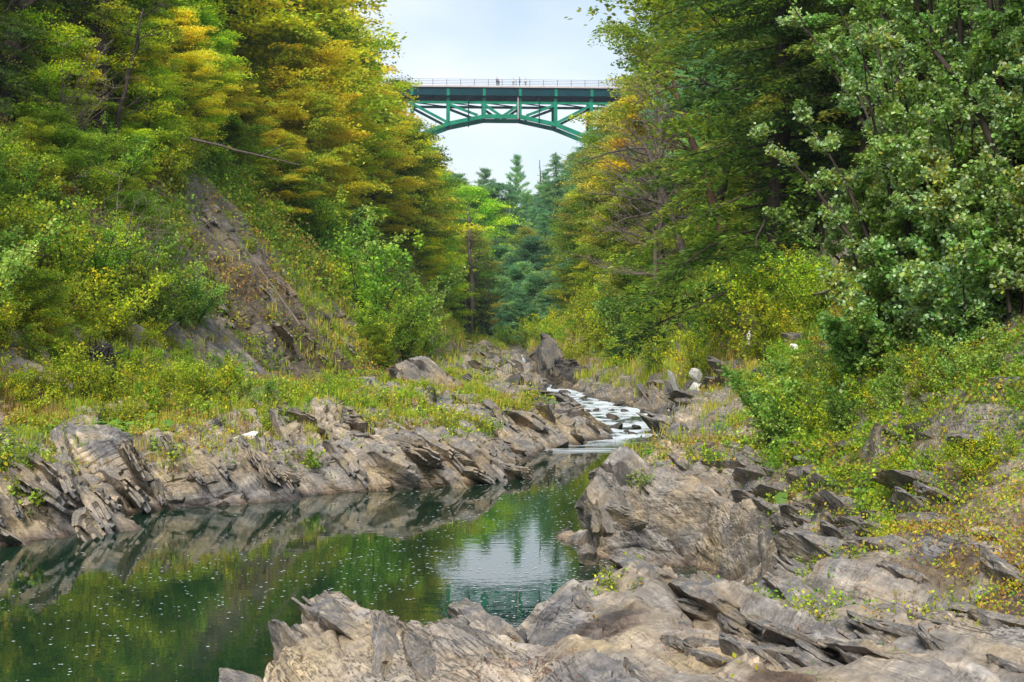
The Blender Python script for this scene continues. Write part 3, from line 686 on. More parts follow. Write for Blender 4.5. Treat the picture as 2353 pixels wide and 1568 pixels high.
SHR = warm(SHR, 1.25); SHP = warm(SHP, 1.22); GRN = warm(GRN, 1.2); YEL = [((min(.85, p[0]*1.05), min(.75, p[1]*1.32), p[2]), w_) for p, w_ in YEL]; ORG = [((p[0], p[1]*1.25, p[2]), w_) for p, w_ in ORG]; TAN = [((p[0], p[1]*1.15, p[2]), w_) for p, w_ in TAN]; YGR = [((p[0], p[1]*1.15, p[2]), w_) for p, w_ in YGR]; HEM = gain(HEM, 1.15)
sat = lambda pal: [((p[0]*.96, p[1]*1.06, p[2]*.55), w_) for p, w_ in pal]
YEL = [((p[0], max(p[1], p[0]*.84), p[2]), w_) for p, w_ in YEL]; PIN = gain(PIN, 1.25); BLG = gain(BLG, 1.35)
YEL, YGR, GRN, ORG, TAN, HEM, SHR, SHY, GLD_ = [sat(q) for q in (YEL, YGR, GRN, ORG, TAN, HEM, SHR, SHY, SHY)]; SHP = [((p[0], p[1]*1.05, p[2]*.75), w_) for p, w_ in SHP]
T = {}
def reg(key, kind, n, H, Rad, cb, pal, leaf, **k):
    T[key] = [build_tree(kind, hash_(key)+i*13, H*(.92+.08*i), Rad, cb, pal, leaf, **k)+(H*(.92+.08*i), Rad) for i in range(n)]
def hash_(s): return sum((i+1)*ord(c) for i, c in enumerate(s)) % 9973
reg('yellow', 'broadleaf', 3, 13, 4.2, .18, YEL, (.17, .62), dense=1.25)
GLD = [((.95,.85,.04), 4), ((.95,.70,.03), 2.), ((.62,.74,.05), 4), ((.34,.48,.04), 2.5)]
reg('gold', 'broadleaf', 2, 12, 4.0, .12, GLD, (.17, .62), dense=1.25)
reg('yellowgreen', 'broadleaf', 2, 13, 4.2, .15, YGR, (.17, .62), dense=1.2)
reg('green', 'broadleaf', 3, 13, 4.2, .12, GRN, (.17, .62), dense=1.25)
reg('orange', 'broadleaf', 1, 11, 3.6, .15, ORG, (.17, .62), dense=1.2)
reg('tan', 'broadleaf', 1, 12, 3.4, .12, TAN, (.15, .5), dense=1.)
reg('bluegreen', 'broadleaf', 2, 12, 3.8, .08, BLG, (.17, .6), dense=1.2)
reg('hemlock', 'hemlock', 3, 15, 3.6, .10, HEM, (.17, .30))
reg('bluehemlock', 'hemlock', 1, 15, 3.4, .05, BLG, (.17, .30))
reg('pine', 'pine', 3, 16, 3.4, .25, PIN, (.26, .16))
reg('sapling', 'broadleaf', 2, 6, 2.6, .12, YGR, (.11, .6), dense=.95)
reg('gsapling', 'broadleaf', 2, 6, 2.6, .10, GRN, (.11, .6), dense=.95)
reg('bare', 'bare', 2, 9, 3.2, .25, None, None)
SHB = {'alder': [build_shrub(300+i, 2.6, 1.5, SHR, (.085, .75), 11, 7000)+(2.6, 1.5) for i in range(3)],
       'palealder': [build_shrub(330+i, 2.4, 1.4, SHP, (.085, .8), 11, 6500)+(2.4, 1.4) for i in range(2)],
       'yellowshrub': [build_shrub(360+i, 1.7, 1.3, SHY, (.08, .6), 10, 5200)+(1.7, 1.3) for i in range(3)],
       'deadshrub': [build_shrub(390+i, 2.4, 1.7, TAN, (.03, .4), 20, 500)+(2.4, 1.7) for i in range(2)],
       'smallplant': [build_shrub(410+i, .35, .26, SHR, (.06, .75), 6, 300, low=0)+(.35, .26) for i in range(3)],
       'yellowplant': [build_shrub(430+i, .35, .26, SHY, (.055, .65), 7, 300, low=0)+(.35, .26) for i in range(2)]}
for k_ in T:
    for a in T[k_]:
        a[0].materials.append(M_TWIG if k_ in ('bare',) else M_BARK)
        if a[1]: a[1].materials.append(M_LEAF)
for k_ in SHB:
    for a in SHB[k_]: a[0].materials.append(M_TWIG if 'dead' in k_ else M_STEM if 'plant' in k_ else M_BARK); a[1].materials.append(M_LEAF)
ADJ = {'gold': 'bright golden maple', 'yellow': 'yellow-gold maple', 'yellowgreen': 'yellow-green maple', 'green': 'green broadleaf tree', 'orange': 'orange-tinged maple', 'tan': 'dull tan-leaved tree',
       'bluegreen': 'blue-green broadleaf tree', 'hemlock': 'dark feathery hemlock', 'bluehemlock': 'bluish dark hemlock', 'pine': 'pale green tiered pine', 'sapling': 'young yellow-green maple',
       'gsapling': 'young leafy green tree', 'bare': 'leafless grey twiggy tree', 'alder': 'leafy green alder shrub', 'palealder': 'pale-leaved alder shrub', 'yellowshrub': 'low yellow-green bush',
       'deadshrub': 'dry twiggy grey shrub', 'smallplant': 'small green leafy plant', 'yellowplant': 'small yellowing plant'}
NAM = {'gold': 'maple_tree', 'pine': 'pine_tree', 'hemlock': 'hemlock_tree', 'bluehemlock': 'hemlock_tree', 'bare': 'bare_tree', 'yellow': 'maple_tree', 'yellowgreen': 'maple_tree', 'orange': 'maple_tree', 'sapling': 'maple_sapling',
       'gsapling': 'young_tree', 'green': 'broadleaf_tree', 'bluegreen': 'broadleaf_tree', 'tan': 'broadleaf_tree', 'alder': 'alder_shrub', 'palealder': 'alder_shrub', 'yellowshrub': 'low_bush', 'deadshrub': 'dead_shrub',
       'smallplant': 'small_plant', 'yellowplant': 'small_plant'}
def where(p):
    vx, vy = proj(p); Y = p[1]; s = 'left' if vx < 1150 else 'right'
    if vy < 1568 and 1040 < vx < 1300 and Y > 110: return 'at the far end of the gorge beneath the bridge'
    d = ('near the camera' if Y < 22 else 'beside the pool' if Y < 38 else 'beside the rapids' if Y < 62 else 'beyond the rapids' if Y < 105 else 'far up the gorge')
    ht = p[2]-wz(Y)
    h_ = ('low on' if ht < 3.2 else 'part-way up' if ht < 9 else 'high on' if ht < 20 else 'near the top of')
    return f'{h_} the {s} slope {d}'
def put(key, p, h=None, rz=None, label=None, tilt=None, variant=None, wide=1.):
    lib = (T.get(key) or SHB.get(key)); i = variant if variant is not None else rng.integers(len(lib)); tm, cm, H0, R0 = lib[i]
    s = (h or H0*rng.uniform(.85, 1.15))/H0
    e = empty(NAM[key], p, rng.uniform(0, 6.28) if rz is None else rz); e.scale = (s*wide, s*wide, s)
    if tilt: e.rotation_euler = (tilt[0], tilt[1], e.rotation_euler[2])
    small = 'plant' in key or 'bush' in NAM[key] or 'shrub' in NAM[key]
    new_obj('stems' if small else 'trunk', tm, None, e)
    if cm: new_obj('foliage' if small else 'crown', cm, None, e)
    lab = label or (ADJ[key]+' '+where(p))
    cat = 'plant' if 'plant' in key else 'shrub' if small else 'tree'
    tag(e, lab, cat, None if label else (ADJ[key]+'s '+where(p)).replace('bushs', 'bushes'))
    return e
SKX = [-9e3, 845, 853, 862, 885, 905, 905, 965, 1005, 1030, 1100, 1165, 1230, 1270, 1290, 1340, 1352, 1372, 1388, 1402, 1425, 1440, 9e3]
SKY_ = [-9e3, -9e3, 0, 75, 110, 150, 270, 300, 345, 400, 388, 420, 420, 392, 345, 325, 305, 230, 165, 70, 0, -9e3, -9e3]
def skyline(vx): return np.interp(vx, SKX, SKY_)
def fits(p, h, r_):
    r_ *= 1.12
    if 62 < p[1] < 150 and h > 3:
        e_ = proj(p)[0]+(1 if p[0] < 0 else -1)*r_/(K*p[1])
        if (p[0] < 0 and e_ > 1085) or (p[0] >= 0 and e_ < 1240): return False
    for dx, f in ((-1, .42), (1, .42), (-.62, .72), (.62, .72), (0, 1.0), (-.85, .2), (.85, .2)):
        v = proj((p[0]+dx*r_, p[1], p[2]+h*f))
        if v[1] < skyline(v[0])-4: return False
    return True
def ground_pt(x, y, sink=.15): return Vector((x, y, gz(x, y)-sink))
placed = []
def forest(n, side, y0, y1, ht0, kinds, hmin, hmax, mind, t0=2.0, t1=5.):
    """trees over the wooded slopes; section parameter t from the waterline outwards"""
    done = tries = 0
    while done < n and tries < n*40:
        tries += 1
        Y = y0*(y1/y0)**rng.random(); X, Z = section(Y); t = rng.uniform(t0, t1)
        u = 6-t if side < 0 else 9+t
        k = int(u); f = u-k; x = X[0, k]*(1-f)+X[0, k+1]*f; z = Z[0, k]*(1-f)+Z[0, k+1]*f
        if z-wz(Y) < ht0: continue
        p = Vector((x, Y, z-.3)); v = proj(p)
        if v[0] < -350 or v[0] > 2700: continue
        if side > 0 and Y < 63 and 1380 < v[0] < 1790: continue
        if any((p-q).length < mind for q in placed): continue
        key = kinds[rng.integers(len(kinds))]; h = rng.uniform(hmin, hmax); ok = False
        while h > hmin*.5:
            if fits(p, h, h*.42): ok = True; break
            h *= .88
        if not ok or not fits(p, h, h*.40): continue
        top = proj((x, Y, z+h))
        if top[1] > 1200 or proj(p)[1] < -500: continue
        put(key, p, h); placed.append(p); done += 1
    return done

# ------------------------------------------------------------------ planting
def col(vx, vytop, Y, key, h, label=None, chk=True, **k):
    """tree whose crown is centred at picture column vx with its top at vytop"""
    x = (vx-1176.5)*K*Y; z = CAMZ-(vytop-784)*K*Y-h
    g = gz(x, Y)
    if z > g+.0: h += z-g
    if chk:
        sg = -1 if vx < 1170 else 1
        for _ in range(60):
            if fits(Vector((x, Y, min(z, g))), h, h*.36*k.get('wide', 1.)*1.1): break
            x += sg*.15; g = gz(x, Y)
            if z > g: h += z-g; z = g
            else: h = max(h, 2)
    p = Vector((x, Y, min(z, g)-.3)); placed.append(p); return put(key, p, h, label=label, **k)
# far end of the gorge, seen under the arch
col(1178, 355, 232, 'pine', 14, 'tall two-tiered pine standing alone against the sky beneath the arch', wide=.8, chk=False)
col(1100, 385, 225, 'pine', 13, 'rounded pale pine left of the tall pine beneath the arch', wide=1.2, chk=False)
col(1062, 398, 205, 'pine', 12); col(1140, 420, 215, 'bluegreen', 12)
col(1060, 470, 165, 'yellowgreen', 10); col(1095, 520, 160, 'tan', 9); col(1078, 430, 180, 'yellowgreen', 11)
col(1215, 470, 210, 'pine', 11); col(1245, 395, 205, 'bluehemlock', 13, 'bluish hemlock right of the tall pine beneath the arch'); col(1285, 345, 195, 'bluehemlock', 15)
col(1222, 540, 165, 'bluegreen', 10); col(1258, 470, 170, 'bluehemlock', 12); col(1150, 560, 170, 'bluegreen', 11); col(1195, 600, 160, 'bluegreen', 10)
col(1190, 520, 185, 'tan', 9); col(1120, 600, 166, 'bluehemlock', 10); col(1060, 620, 168, 'hemlock', 9); col(1090, 600, 172, 'hemlock', 10); col(1150, 620, 168, 'hemlock', 9); col(1160, 640, 155, 'bluehemlock', 9); col(1100, 640, 158, 'hemlock', 9); col(1230, 620, 150, 'bluegreen', 8)
col(1345, 318, 150, 'bluehemlock', 14); col(1320, 400, 140, 'tan', 10); col(1300, 470, 130, 'tan', 9); col(1395, 500, 100, 'gold', 6); col(1410, 600, 92, 'gold', 4); col(1500, 560, 70, 'green', 5); col(1470, 440, 80, 'tan', 8); col(1360, 430, 120, 'green', 10)
col(1390, 480, 112, 'yellow', 5.5); col(1270, 560, 128, 'bluegreen', 8); col(1300, 600, 120, 'green', 7)
# left wall, big autumn trees along the sky
col(780, -60, 92, 'gold', 15, 'bright golden maple against the sky left of the bridge'); col(850, 60, 100, 'yellow', 13); col(700, 40, 85, 'yellow', 13)
col(640, -80, 80, 'green', 14); col(880, 150, 108, 'gold', 11); col(900, 230, 118, 'yellowgreen', 10); col(820, 200, 95, 'gold', 9); col(700, 230, 80, 'yellow', 8)
col(930, 330, 112, 'hemlock', 14); col(905, 400, 96, 'hemlock', 11, 'dark blue-green hemlock behind the alder clump left of the rapids'); col(985, 330, 130, 'green', 13); col(1000, 400, 118, 'yellow', 8); col(1010, 480, 125, 'yellowgreen', 9)
col(1040, 560, 122, 'yellowgreen', 7); col(1035, 620, 115, 'sapling', 5); col(960, 540, 105, 'yellow', 5); col(600, 160, 70, 'yellow', 7); col(560, 330, 62, 'yellowgreen', 6.5)
col(480, -60, 68, 'hemlock', 12); col(560, 20, 75, 'hemlock', 12); col(350, 10, 62, 'hemlock', 13); col(430, 240, 58, 'green', 6.5); col(520, 260, 60, 'green', 6)
col(120, 120, 60, 'yellow', 6); col(420, 60, 64, 'yellow', 6); col(330, 350, 54, 'sapling', 4.5); col(480, 330, 56, 'gsapling', 5); col(610, 330, 64, 'gsapling', 6)
for vx_, vy_, Y_, h_ in ((740, 120, 84, 8), (840, -20, 94, 10), (660, 130, 76, 6), (790, 300, 88, 6), (850, 330, 96, 6), (620, 20, 74, 7), (900, 60, 112, 10), (760, 30, 88, 9), (560, 180, 66, 5), (820, 420, 92, 5), (960, 430, 120, 7), (1020, 440, 130, 8), (680, 60, 70, 4), (700, 200, 68, 4), (800, 110, 80, 5), (720, -40, 72, 6), (640, 290, 62, 3), (860, 250, 90, 5), (480, 120, 60, 3), (330, 180, 52, 2.5), (180, 60, 50, 2.5), (420, 10, 56, 3)):
    col(vx_, vy_, Y_, 'gold', h_)
for vx_, vy_, Y_ in ((30, -20, 50), (180, -40, 52), (300, -60, 56), (430, -60, 60), (100, 200, 50), (300, 140, 54), (250, 30, 50)):
    col(vx_, vy_, Y_, ['yellowgreen', 'green'][vx_ % 3 == 0], 6)
col(380, 170, 56, 'yellowgreen', 6); col(60, 40, 52, 'green', 6); col(240, 220, 53, 'yellow', 3.5); col(700, 380, 70, 'yellow', 4.5)
for vx_, vy_, k_, h_ in ((20, 230, 'hemlock', 8), (95, 210, 'green', 7), (160, 250, 'hemlock', 9), (-60, 250, 'hemlock', 9), (215, 230, 'yellowgreen', 6), (60, 150, 'green', 8), (130, 120, 'hemlock', 9), (290, 290, 'green', 6), (10, 60, 'green', 8), (350, 250, 'hemlock', 8), (420, 300, 'yellowgreen', 6)):
    p_ = hit(vx_, vy_); p_.z -= .3; placed.append(p_); put(k_, p_, h_)
for vx_, vy_, k_, h_ in ((150, 290, 'gold', 3.4), (280, 330, 'gold', 3.6), (340, 380, 'sapling', 3.2), (420, 350, 'gold', 4.0), (470, 300, 'gold', 5), (230, 300, 'sapling', 4), (60, 300, 'sapling', 3.6)):
    p_ = hit(vx_, vy_); p_.z -= .3; put(k_, p_, h_)
# right wall
col(1515, -60, 128, 'pine', 18, 'tall pale pine rising right of the bridge deck', chk=False); col(1500, 70, 140, 'pine', 14, chk=False); col(1550, -80, 112, 'green', 15, chk=False); col(1515, 150, 118, 'tan', 10, chk=False); col(1600, -40, 100, 'hemlock', 14, chk=False); col(1425, 90, 135, 'pine', 13); col(1500, 20, 120, 'pine', 15); col(1470, 150, 110, 'tan', 12); col(1530, 110, 100, 'tan', 11)
col(1405, 240, 118, 'tan', 11); col(1440, 290, 95, 'tan', 6); col(1495, 235, 90, 'orange', 3); col(1560, 220, 85, 'hemlock', 11); col(1500, 330, 80, 'green', 9); col(1620, 180, 75, 'hemlock', 11); col(1700, 240, 68, 'green', 10)
col(1740, 330, 60, 'green', 7); col(1660, 300, 72, 'green', 8); col(1420, 380, 100, 'green', 9); col(1480, 520, 85, 'green', 6); col(1400, 600, 100, 'gsapling', 6)
col(1510, 190, 70, 'bare', 9); col(1430, 330, 72, 'bare', 8, 'leafless spreading tree before the orange leaves right of the arch'); col(1500, 290, 66, 'bare', 8)
put('hemlock', ground_pt(7.3, 38.5, .5), 15, label='huge dark hemlock overhanging the right slope at the top of the frame', variant=0, wide=1.2)
put('hemlock', ground_pt(9.5, 44, .5), 15, label='dark hemlock behind the overhanging one at upper right', variant=1, wide=1.15)
put('hemlock', ground_pt(10.2, 33, .3), 12, label='dark hemlock high behind the near alders at the upper right', variant=0, wide=1.2)
put('green', ground_pt(10.5, 28, .3), 9, label='green tree behind the near alders at the right edge')
put('hemlock', ground_pt(9.3, 37, .3), 14, label='shadowy hemlock between the overhanging hemlock and the big alder', variant=2, wide=1.1)
for q in ((7.3, 38.5), (9.5, 44), (9.3, 37)): placed.append(ground_pt(*q))
n1 = forest(75, -1, 60, 200, 7, ['yellow', 'green', 'yellow', 'hemlock', 'yellowgreen', 'yellowgreen', 'green'], 9, 14, 3.4, 2.6, 4.9)
n2 = forest(34, -1, 46, 66, 8.5, ['green', 'hemlock', 'hemlock', 'yellowgreen', 'green'], 7, 12, 3.0, 3.9, 4.7)
n3 = forest(60, 1, 58, 200, 7, ['green', 'tan', 'hemlock', 'bluegreen', 'green', 'green', 'pine'], 8, 14, 3.4, 2.8, 4.9)
n4 = forest(22, 1, 42, 60, 7.5, ['green', 'hemlock', 'hemlock', 'gsapling'], 6, 11, 2.8, 3.9, 4.6)
n5 = forest(45, -1, 205, 285, 10, ['bluegreen', 'pine', 'green', 'yellowgreen'], 9, 13, 4.0, .5, 4.8)+forest(45, 1, 205, 285, 10, ['bluegreen', 'pine', 'bluehemlock', 'green'], 9, 13, 4.0, .5, 4.8)
n6 = forest(30, -1, 135, 205, 4, ['bluegreen', 'green', 'bluehemlock', 'yellowgreen'], 6, 10, 3.0, .5, 3)+forest(30, 1, 135, 205, 4, ['bluegreen', 'green', 'bluehemlock'], 6, 10, 3.0, .5, 3)
print('forest', n1, n2, n3, n4, n5, n6)
# shrubs: (picture column of the base, row of the base, kind, height)
def shrubs(lst):
    for vx, vy, key, h in lst:
        p = hit(vx, vy); p.z -= .15; put(key, p, h)
def scatter_shrubs(n, poly, kinds, h0, h1, mind):
    ps = []; tr = 0
    xs = [q[0] for q in poly]; ys = [q[1] for q in poly]
    while len(ps) < n and tr < n*60:
        tr += 1; x = rng.uniform(min(xs), max(xs)); y = rng.uniform(min(ys), max(ys)); ins = False
        for (x1, y1), (x2, y2) in zip(poly, poly[1:]+poly[:1]):
            if (y1 > y) != (y2 > y) and x < (x2-x1)*(y-y1)/(y2-y1)+x1: ins = not ins
        if not ins: continue
        p = hit(x, y)
        if any((p-q).length < mind for q in ps): continue
        ps.append(p); p = p.copy(); p.z -= .15; put(kinds[rng.integers(len(kinds))], p, rng.uniform(h0, h1))
scatter_shrubs(34, [(-150, 380), (260, 400), (360, 600), (420, 780), (200, 800), (-150, 840)], ['alder', 'palealder', 'alder', 'yellowshrub', 'gsapling'], 1.3, 2.4, 1.15)
scatter_shrubs(24, [(-120, 800), (120, 760), (420, 800), (560, 900), (500, 940), (300, 960), (-120, 950)], ['yellowshrub', 'alder', 'yellowshrub'], .7, 1.3, .9)
scatter_shrubs(14, [(230, 340), (440, 380), (400, 450), (230, 430)], ['yellowshrub', 'sapling', 'yellowshrub'], 1.0, 2.0, 1.2)
scatter_shrubs(7, [(480, 470), (700, 700), (760, 820), (640, 720)], ['yellowshrub'], .5, .8, 1.4)
scatter_shrubs(10, [(720, 600), (780, 600), (900, 700), (860, 840), (800, 800)], ['alder', 'yellowshrub', 'gsapling'], 1.4, 2.2, 1.4)
shrubs([(690, 545, 'alder', 2.8), (740, 610, 'alder', 3.2), (800, 690, 'palealder', 3.9), (850, 790, 'alder', 4.4), (915, 830, 'alder', 4.0), (965, 838, 'alder', 3.0), (870, 850, 'alder', 2.6), (720, 570, 'palealder', 3.2), (940, 780, 'palealder', 4.2)])
shrubs([(270, 640, 'deadshrub', 2.8), (330, 720, 'deadshrub', 2.4), (120, 350, 'deadshrub', 3.2), (440, 745, 'palealder', 1.7), (1090, 760, 'deadshrub', 2.4)])
scatter_shrubs(60, [(1390, 850), (1480, 740), (1600, 600), (1760, 540), (1850, 600), (1900, 760), (1720, 880), (1480, 870)], ['alder', 'yellowshrub', 'yellowshrub', 'palealder', 'yellowshrub'], .9, 2.0, .85)
scatter_shrubs(26, [(1800, 830), (2050, 860), (2330, 800), (2330, 900), (2000, 980), (1800, 980)], ['yellowshrub', 'alder', 'yellowshrub', 'palealder'], .35, .8, .45)
scatter_shrubs(26, [(1290, 800), (1330, 700), (1480, 620), (1560, 600), (1480, 740), (1380, 850)], ['yellowshrub', 'alder', 'yellowshrub', 'gsapling'], 1.3, 2.8, 1.5)
scatter_shrubs(34, [(-120, 880), (300, 900), (640, 890), (940, 880), (1000, 930), (640, 1000), (250, 985), (-120, 960)], ['yellowshrub', 'alder', 'yellowshrub', 'palealder'], .45, 1.0, .7)
scatter_shrubs(30, [(2000, 960), (2353, 860), (2353, 1080), (2150, 1120), (1950, 1060)], ['yellowshrub', 'alder', 'yellowshrub'], .16, .42, .3)
shrubs([(1440, 800, 'palealder', 3.6), (1500, 790, 'alder', 2.6), (1640, 800, 'alder', 2.6), (1700, 760, 'palealder', 2.4), (1330, 840, 'yellowshrub', 1.6)])
scatter_shrubs(24, [(1150, 800), (1170, 770), (1290, 760), (1290, 810)], ['alder', 'yellowshrub', 'alder'], 1.4, 2.6, 1.8)
scatter_shrubs(16, [(1700, 900), (1850, 830), (2000, 900), (1960, 1000), (1780, 1020)], ['alder', 'yellowshrub', 'palealder'], .5, 1.0, .6)
shrubs([(1800, 1040, 'palealder', 1.35), (1850, 1000, 'palealder', 1.1), (1760, 960, 'alder', .8)])

# ------------------------------------------------------------------ the big alders at the right, near the camera
NAL = [((.22,.35,.06), 4), ((.31,.48,.13), 4), ((.52,.66,.38), 2.4), ((.42,.46,.08), 1.3)]
NAL = [((p[0]*.95, p[1]*1.02, p[2]*.95), w_) for p, w_ in NAL]
def near_alder(seed, p, H, Rad, nst, nleaf, label, leaf=.048):
    tm, cm = build_shrub(seed, H, Rad, NAL, (leaf, .84), nst, int(nleaf*2.5), True, low=.05)
    tm.materials.append(M_BARK); cm.materials.append(M_NEAR)
    e = empty('alder_bush', p); new_obj('stems', tm, None, e); new_obj('foliage', cm, None, e)
    tag(e, label, 'bush', 'round-leaved alders on the near right bank')
for q in (
    (501, (5.9, 15.6), 5.4, 1.35, 20, 32000, 'tallest round-leaved alder filling the upper right corner of the photo'),
    (502, (4.95, 17.2), 4.6, .85, 18, 22000, 'tall round-leaved alder forming the upper left edge of the near leafy mass'),
    (503, (5.9, 13.9), 3.0, 1.0, 15, 16000, 'round-leaved alder leaning out lowest at the right edge of the photo'),
    (504, (4.9, 18.2), 3.0, .9, 15, 13000, 'middling round-leaved alder bulging from the left edge of the near leafy mass'),
    (505, (5.2, 16.0), 2.7, 1.0, 15, 15000, 'round-leaved alder in the middle of the near bank above the bare rock'),
    (506, (6.9, 17.8), 6.2, 1.6, 18, 20000, 'round-leaved alder rising behind the tallest near alder'),
    (507, (6.0, 19.8), 6.0, 1.1, 18, 18000, 'slim tall round-leaved alder behind the upper left edge of the near leafy mass'),
    (512, (5.0, 15.7), 1.5, .8, 14, 9000, 'low round-leaved alder skirt spilling toward the bare rock in the middle of the near bank'),
    (513, (4.45, 17.4), 1.5, .75, 14, 8000, 'knee-high round-leaved alder at the lowest left tip of the near leafy mass'),
    (511, (5.5, 15.0), 1.7, .9, 14, 9000, 'low round-leaved alder skirt hanging over the bare rock at the right edge'),
    (508, (4.75, 16.8), 1.7, .85, 14, 10000, 'low round-leaved alder skirting the lower left corner of the near leafy mass'),
    (509, (6.7, 13.6), 4.6, 1.3, 15, 18000, 'round-leaved alder cut by the right edge of the photo'),
    (510, (5.7, 18.6), 4.4, 1.1, 16, 16000, 'round-leaved alder in the heart of the near leafy mass')):
    near_alder(q[0], ground_pt(q[1][0], q[1][1], .1), *q[2:])

# ------------------------------------------------------------------ ground cover (stuff)
VIS = (np.abs(PD[:, 0]) < .40*YF+2.0) & (YF > 5) & (YF < 210)
def sample(wgt, n):
    c = np.cumsum(wgt*VIS); i = np.searchsorted(c, rng.random(n)*c[-1]); return np.minimum(i, len(PD)-1)
def cover(name, wgt, n, per, ln, asp, spread, upr, pal, label, cat, rise=.0, mat_=None):
    i = sample(wgt, n); p = PD[i]; N = N1[i]; sc_ = (.30+YF[i]/38.)[:, None]
    tf = vn(p*.6+9, 301)*.5+.5+rng.normal(0, .17, n); order = np.argsort(np.argsort(tf))/n
    cw = np.cumsum([q[1] for q in pal])/sum(q[1] for q in pal); c0 = np.array([q[0] for q in pal])[np.minimum(np.searchsorted(cw, order), len(pal)-1)]
    P0 = np.repeat(p, per, 0); S_ = np.repeat(sc_, per, 0); NN = len(P0)
    off = rng.normal(0, 1, (NN, 3))*[1, 1, .35]*spread*S_
    d = unit(rng.normal(0, 1, (NN, 3))*(1-upr)+np.array([0, 0, 1.])*upr*1.6)
    szz = ln*rng.uniform(.5, 1.35, NN)*np.minimum(S_[:, 0], 2.4)
    nn = rng.normal(0, 1, (NN, 3)) if upr > .5 else unit(np.array([0, -.25, 1.])+rng.normal(0, .5, (NN, 3)))
    pos = P0+off+d*szz[:, None]*.42*(upr > .5)+np.array([0, 0, 1.])*(rng.random((NN, 1))*rise*S_)
    v, q, k = leaf_arrays(pos, d, nn, szz, szz*asp)
    lc = np.repeat(c0, per, 0)*rng.uniform(.6, 1.35, NN)[:, None]*(1+rng.normal(0, .08, (NN, 3)))
    o = new_obj(name, mesh_np(name, v, q, col=np.repeat(np.clip(lc, .003, .9), k, 0)), mat_ or M_LEAF)
    tag(o, label, cat, kind='stuff')
GRS = [((.55,.54,.05), 3), ((.38,.50,.04), 3), ((.62,.50,.13), 2), ((.42,.27,.11), 1.5)]
HRB = [((.17,.36,.03), 3), ((.33,.48,.03), 3), ((.54,.50,.03), 2.4), ((.58,.36,.06), 1.), ((.34,.20,.09), .9)]
UND = [((.13,.24,.02), 3), ((.25,.37,.03), 3), ((.48,.45,.03), 1.6), ((.32,.20,.08), 1.2)]
ribf = 1-.9*ribs
cob = 1-.93*(U > 3.9)*(U < 6)*(YF > 60)*(YF < 115)
bare = ribf*(1-.86*strip)*(1-.85*outc)*(1-.6*slp90)
side_l = U < 6; side_r = U > 9
msk = np.clip((moss-.38)/.25, 0, 1)
wl = np.interp(U, [2.6, 3.3, 4, 4.35, 4.9, 5.4], [0, .6, 1, .8, .25, 0])*side_l*bare*(YF > 20)*cob
wr = np.interp(U, [9.7, 10.4, 11, 11.8, 12.4, 13], [.0, .45, .9, 1., .5, 0])*side_r*bare*np.interp(YF, [19, 24, 60], [0, .6, 1])
pn = np.clip(fbm(PD*.9, 3, 310)+.45, 0, 1)
cover('grass', wl*pn, 6500, 13, .22, .055, .07, .8, GRS, 'tall yellow-green grass along the foot of the left slope', 'grass')
cover('grass', wr*pn, 5500, 13, .22, .055, .07, .8, GRS, 'tall yellow-green grass on the right bank beside the rapids', 'grass')
hl = np.interp(U, [1, 2, 3, 4, 4.5, 5.3, 5.7], [.5, .8, 1, 1, .6, .25, 0])*side_l*bare*(YF > 18)*cob
hr = np.interp(U, [9.6, 10.2, 10.8, 11.3, 12.5, 14], [0, .10, .5, 1, 1, .5])*side_r*bare*np.interp(YF, [8, 12, 20, 40], [.05, .5, .9, 1])
cover('ground_cover', hl*(.12+msk), 30000, 9, .062, .62, .085, .25, HRB, 'leafy green and yellow herbs covering the left slope', 'ground plants', rise=.16)
cover('ground_cover', hr*(.05+msk), 20000, 9, .058, .62, .085, .25, HRB, 'leafy green and yellow herbs covering the right slope', 'ground plants', rise=.16)
cover('ground_cover', np.interp(U, [10.5, 10.9, 12, 12.6], [0, 1, 1, 0])*(YF > 8.5)*(YF < 24)*np.clip(fbm(PD*1.1, 3, 333)+.35, 0, 1), 7000, 9, .05, .6, .09, .3, HRB, 'low leafy herbs under the near alders on the right bank', 'ground plants', rise=.15)
cover('undergrowth', ((U < 3.4)*(YF > 30)+(U > 12.2)*(YF > 22))*bare**2, 26000, 8, .085, .6, .14, .25, UND, 'leafy undergrowth on the wooded slopes', 'undergrowth', rise=.4)
cover('fallen_leaves', (U > 9.8)*(U < 12)*(YF < 22)*np.clip(fbm(PD*1.3, 3, 320)-.05, 0, 1)*(N1[:, 2] > .55), 6000, 5, .028, .35, .06, .1, [((.40,.14,.05), 3), ((.30,.12,.06), 3), ((.45,.25,.08), 2)], 'fallen orange leaves and needles lying on the right ledges', 'fallen leaves')

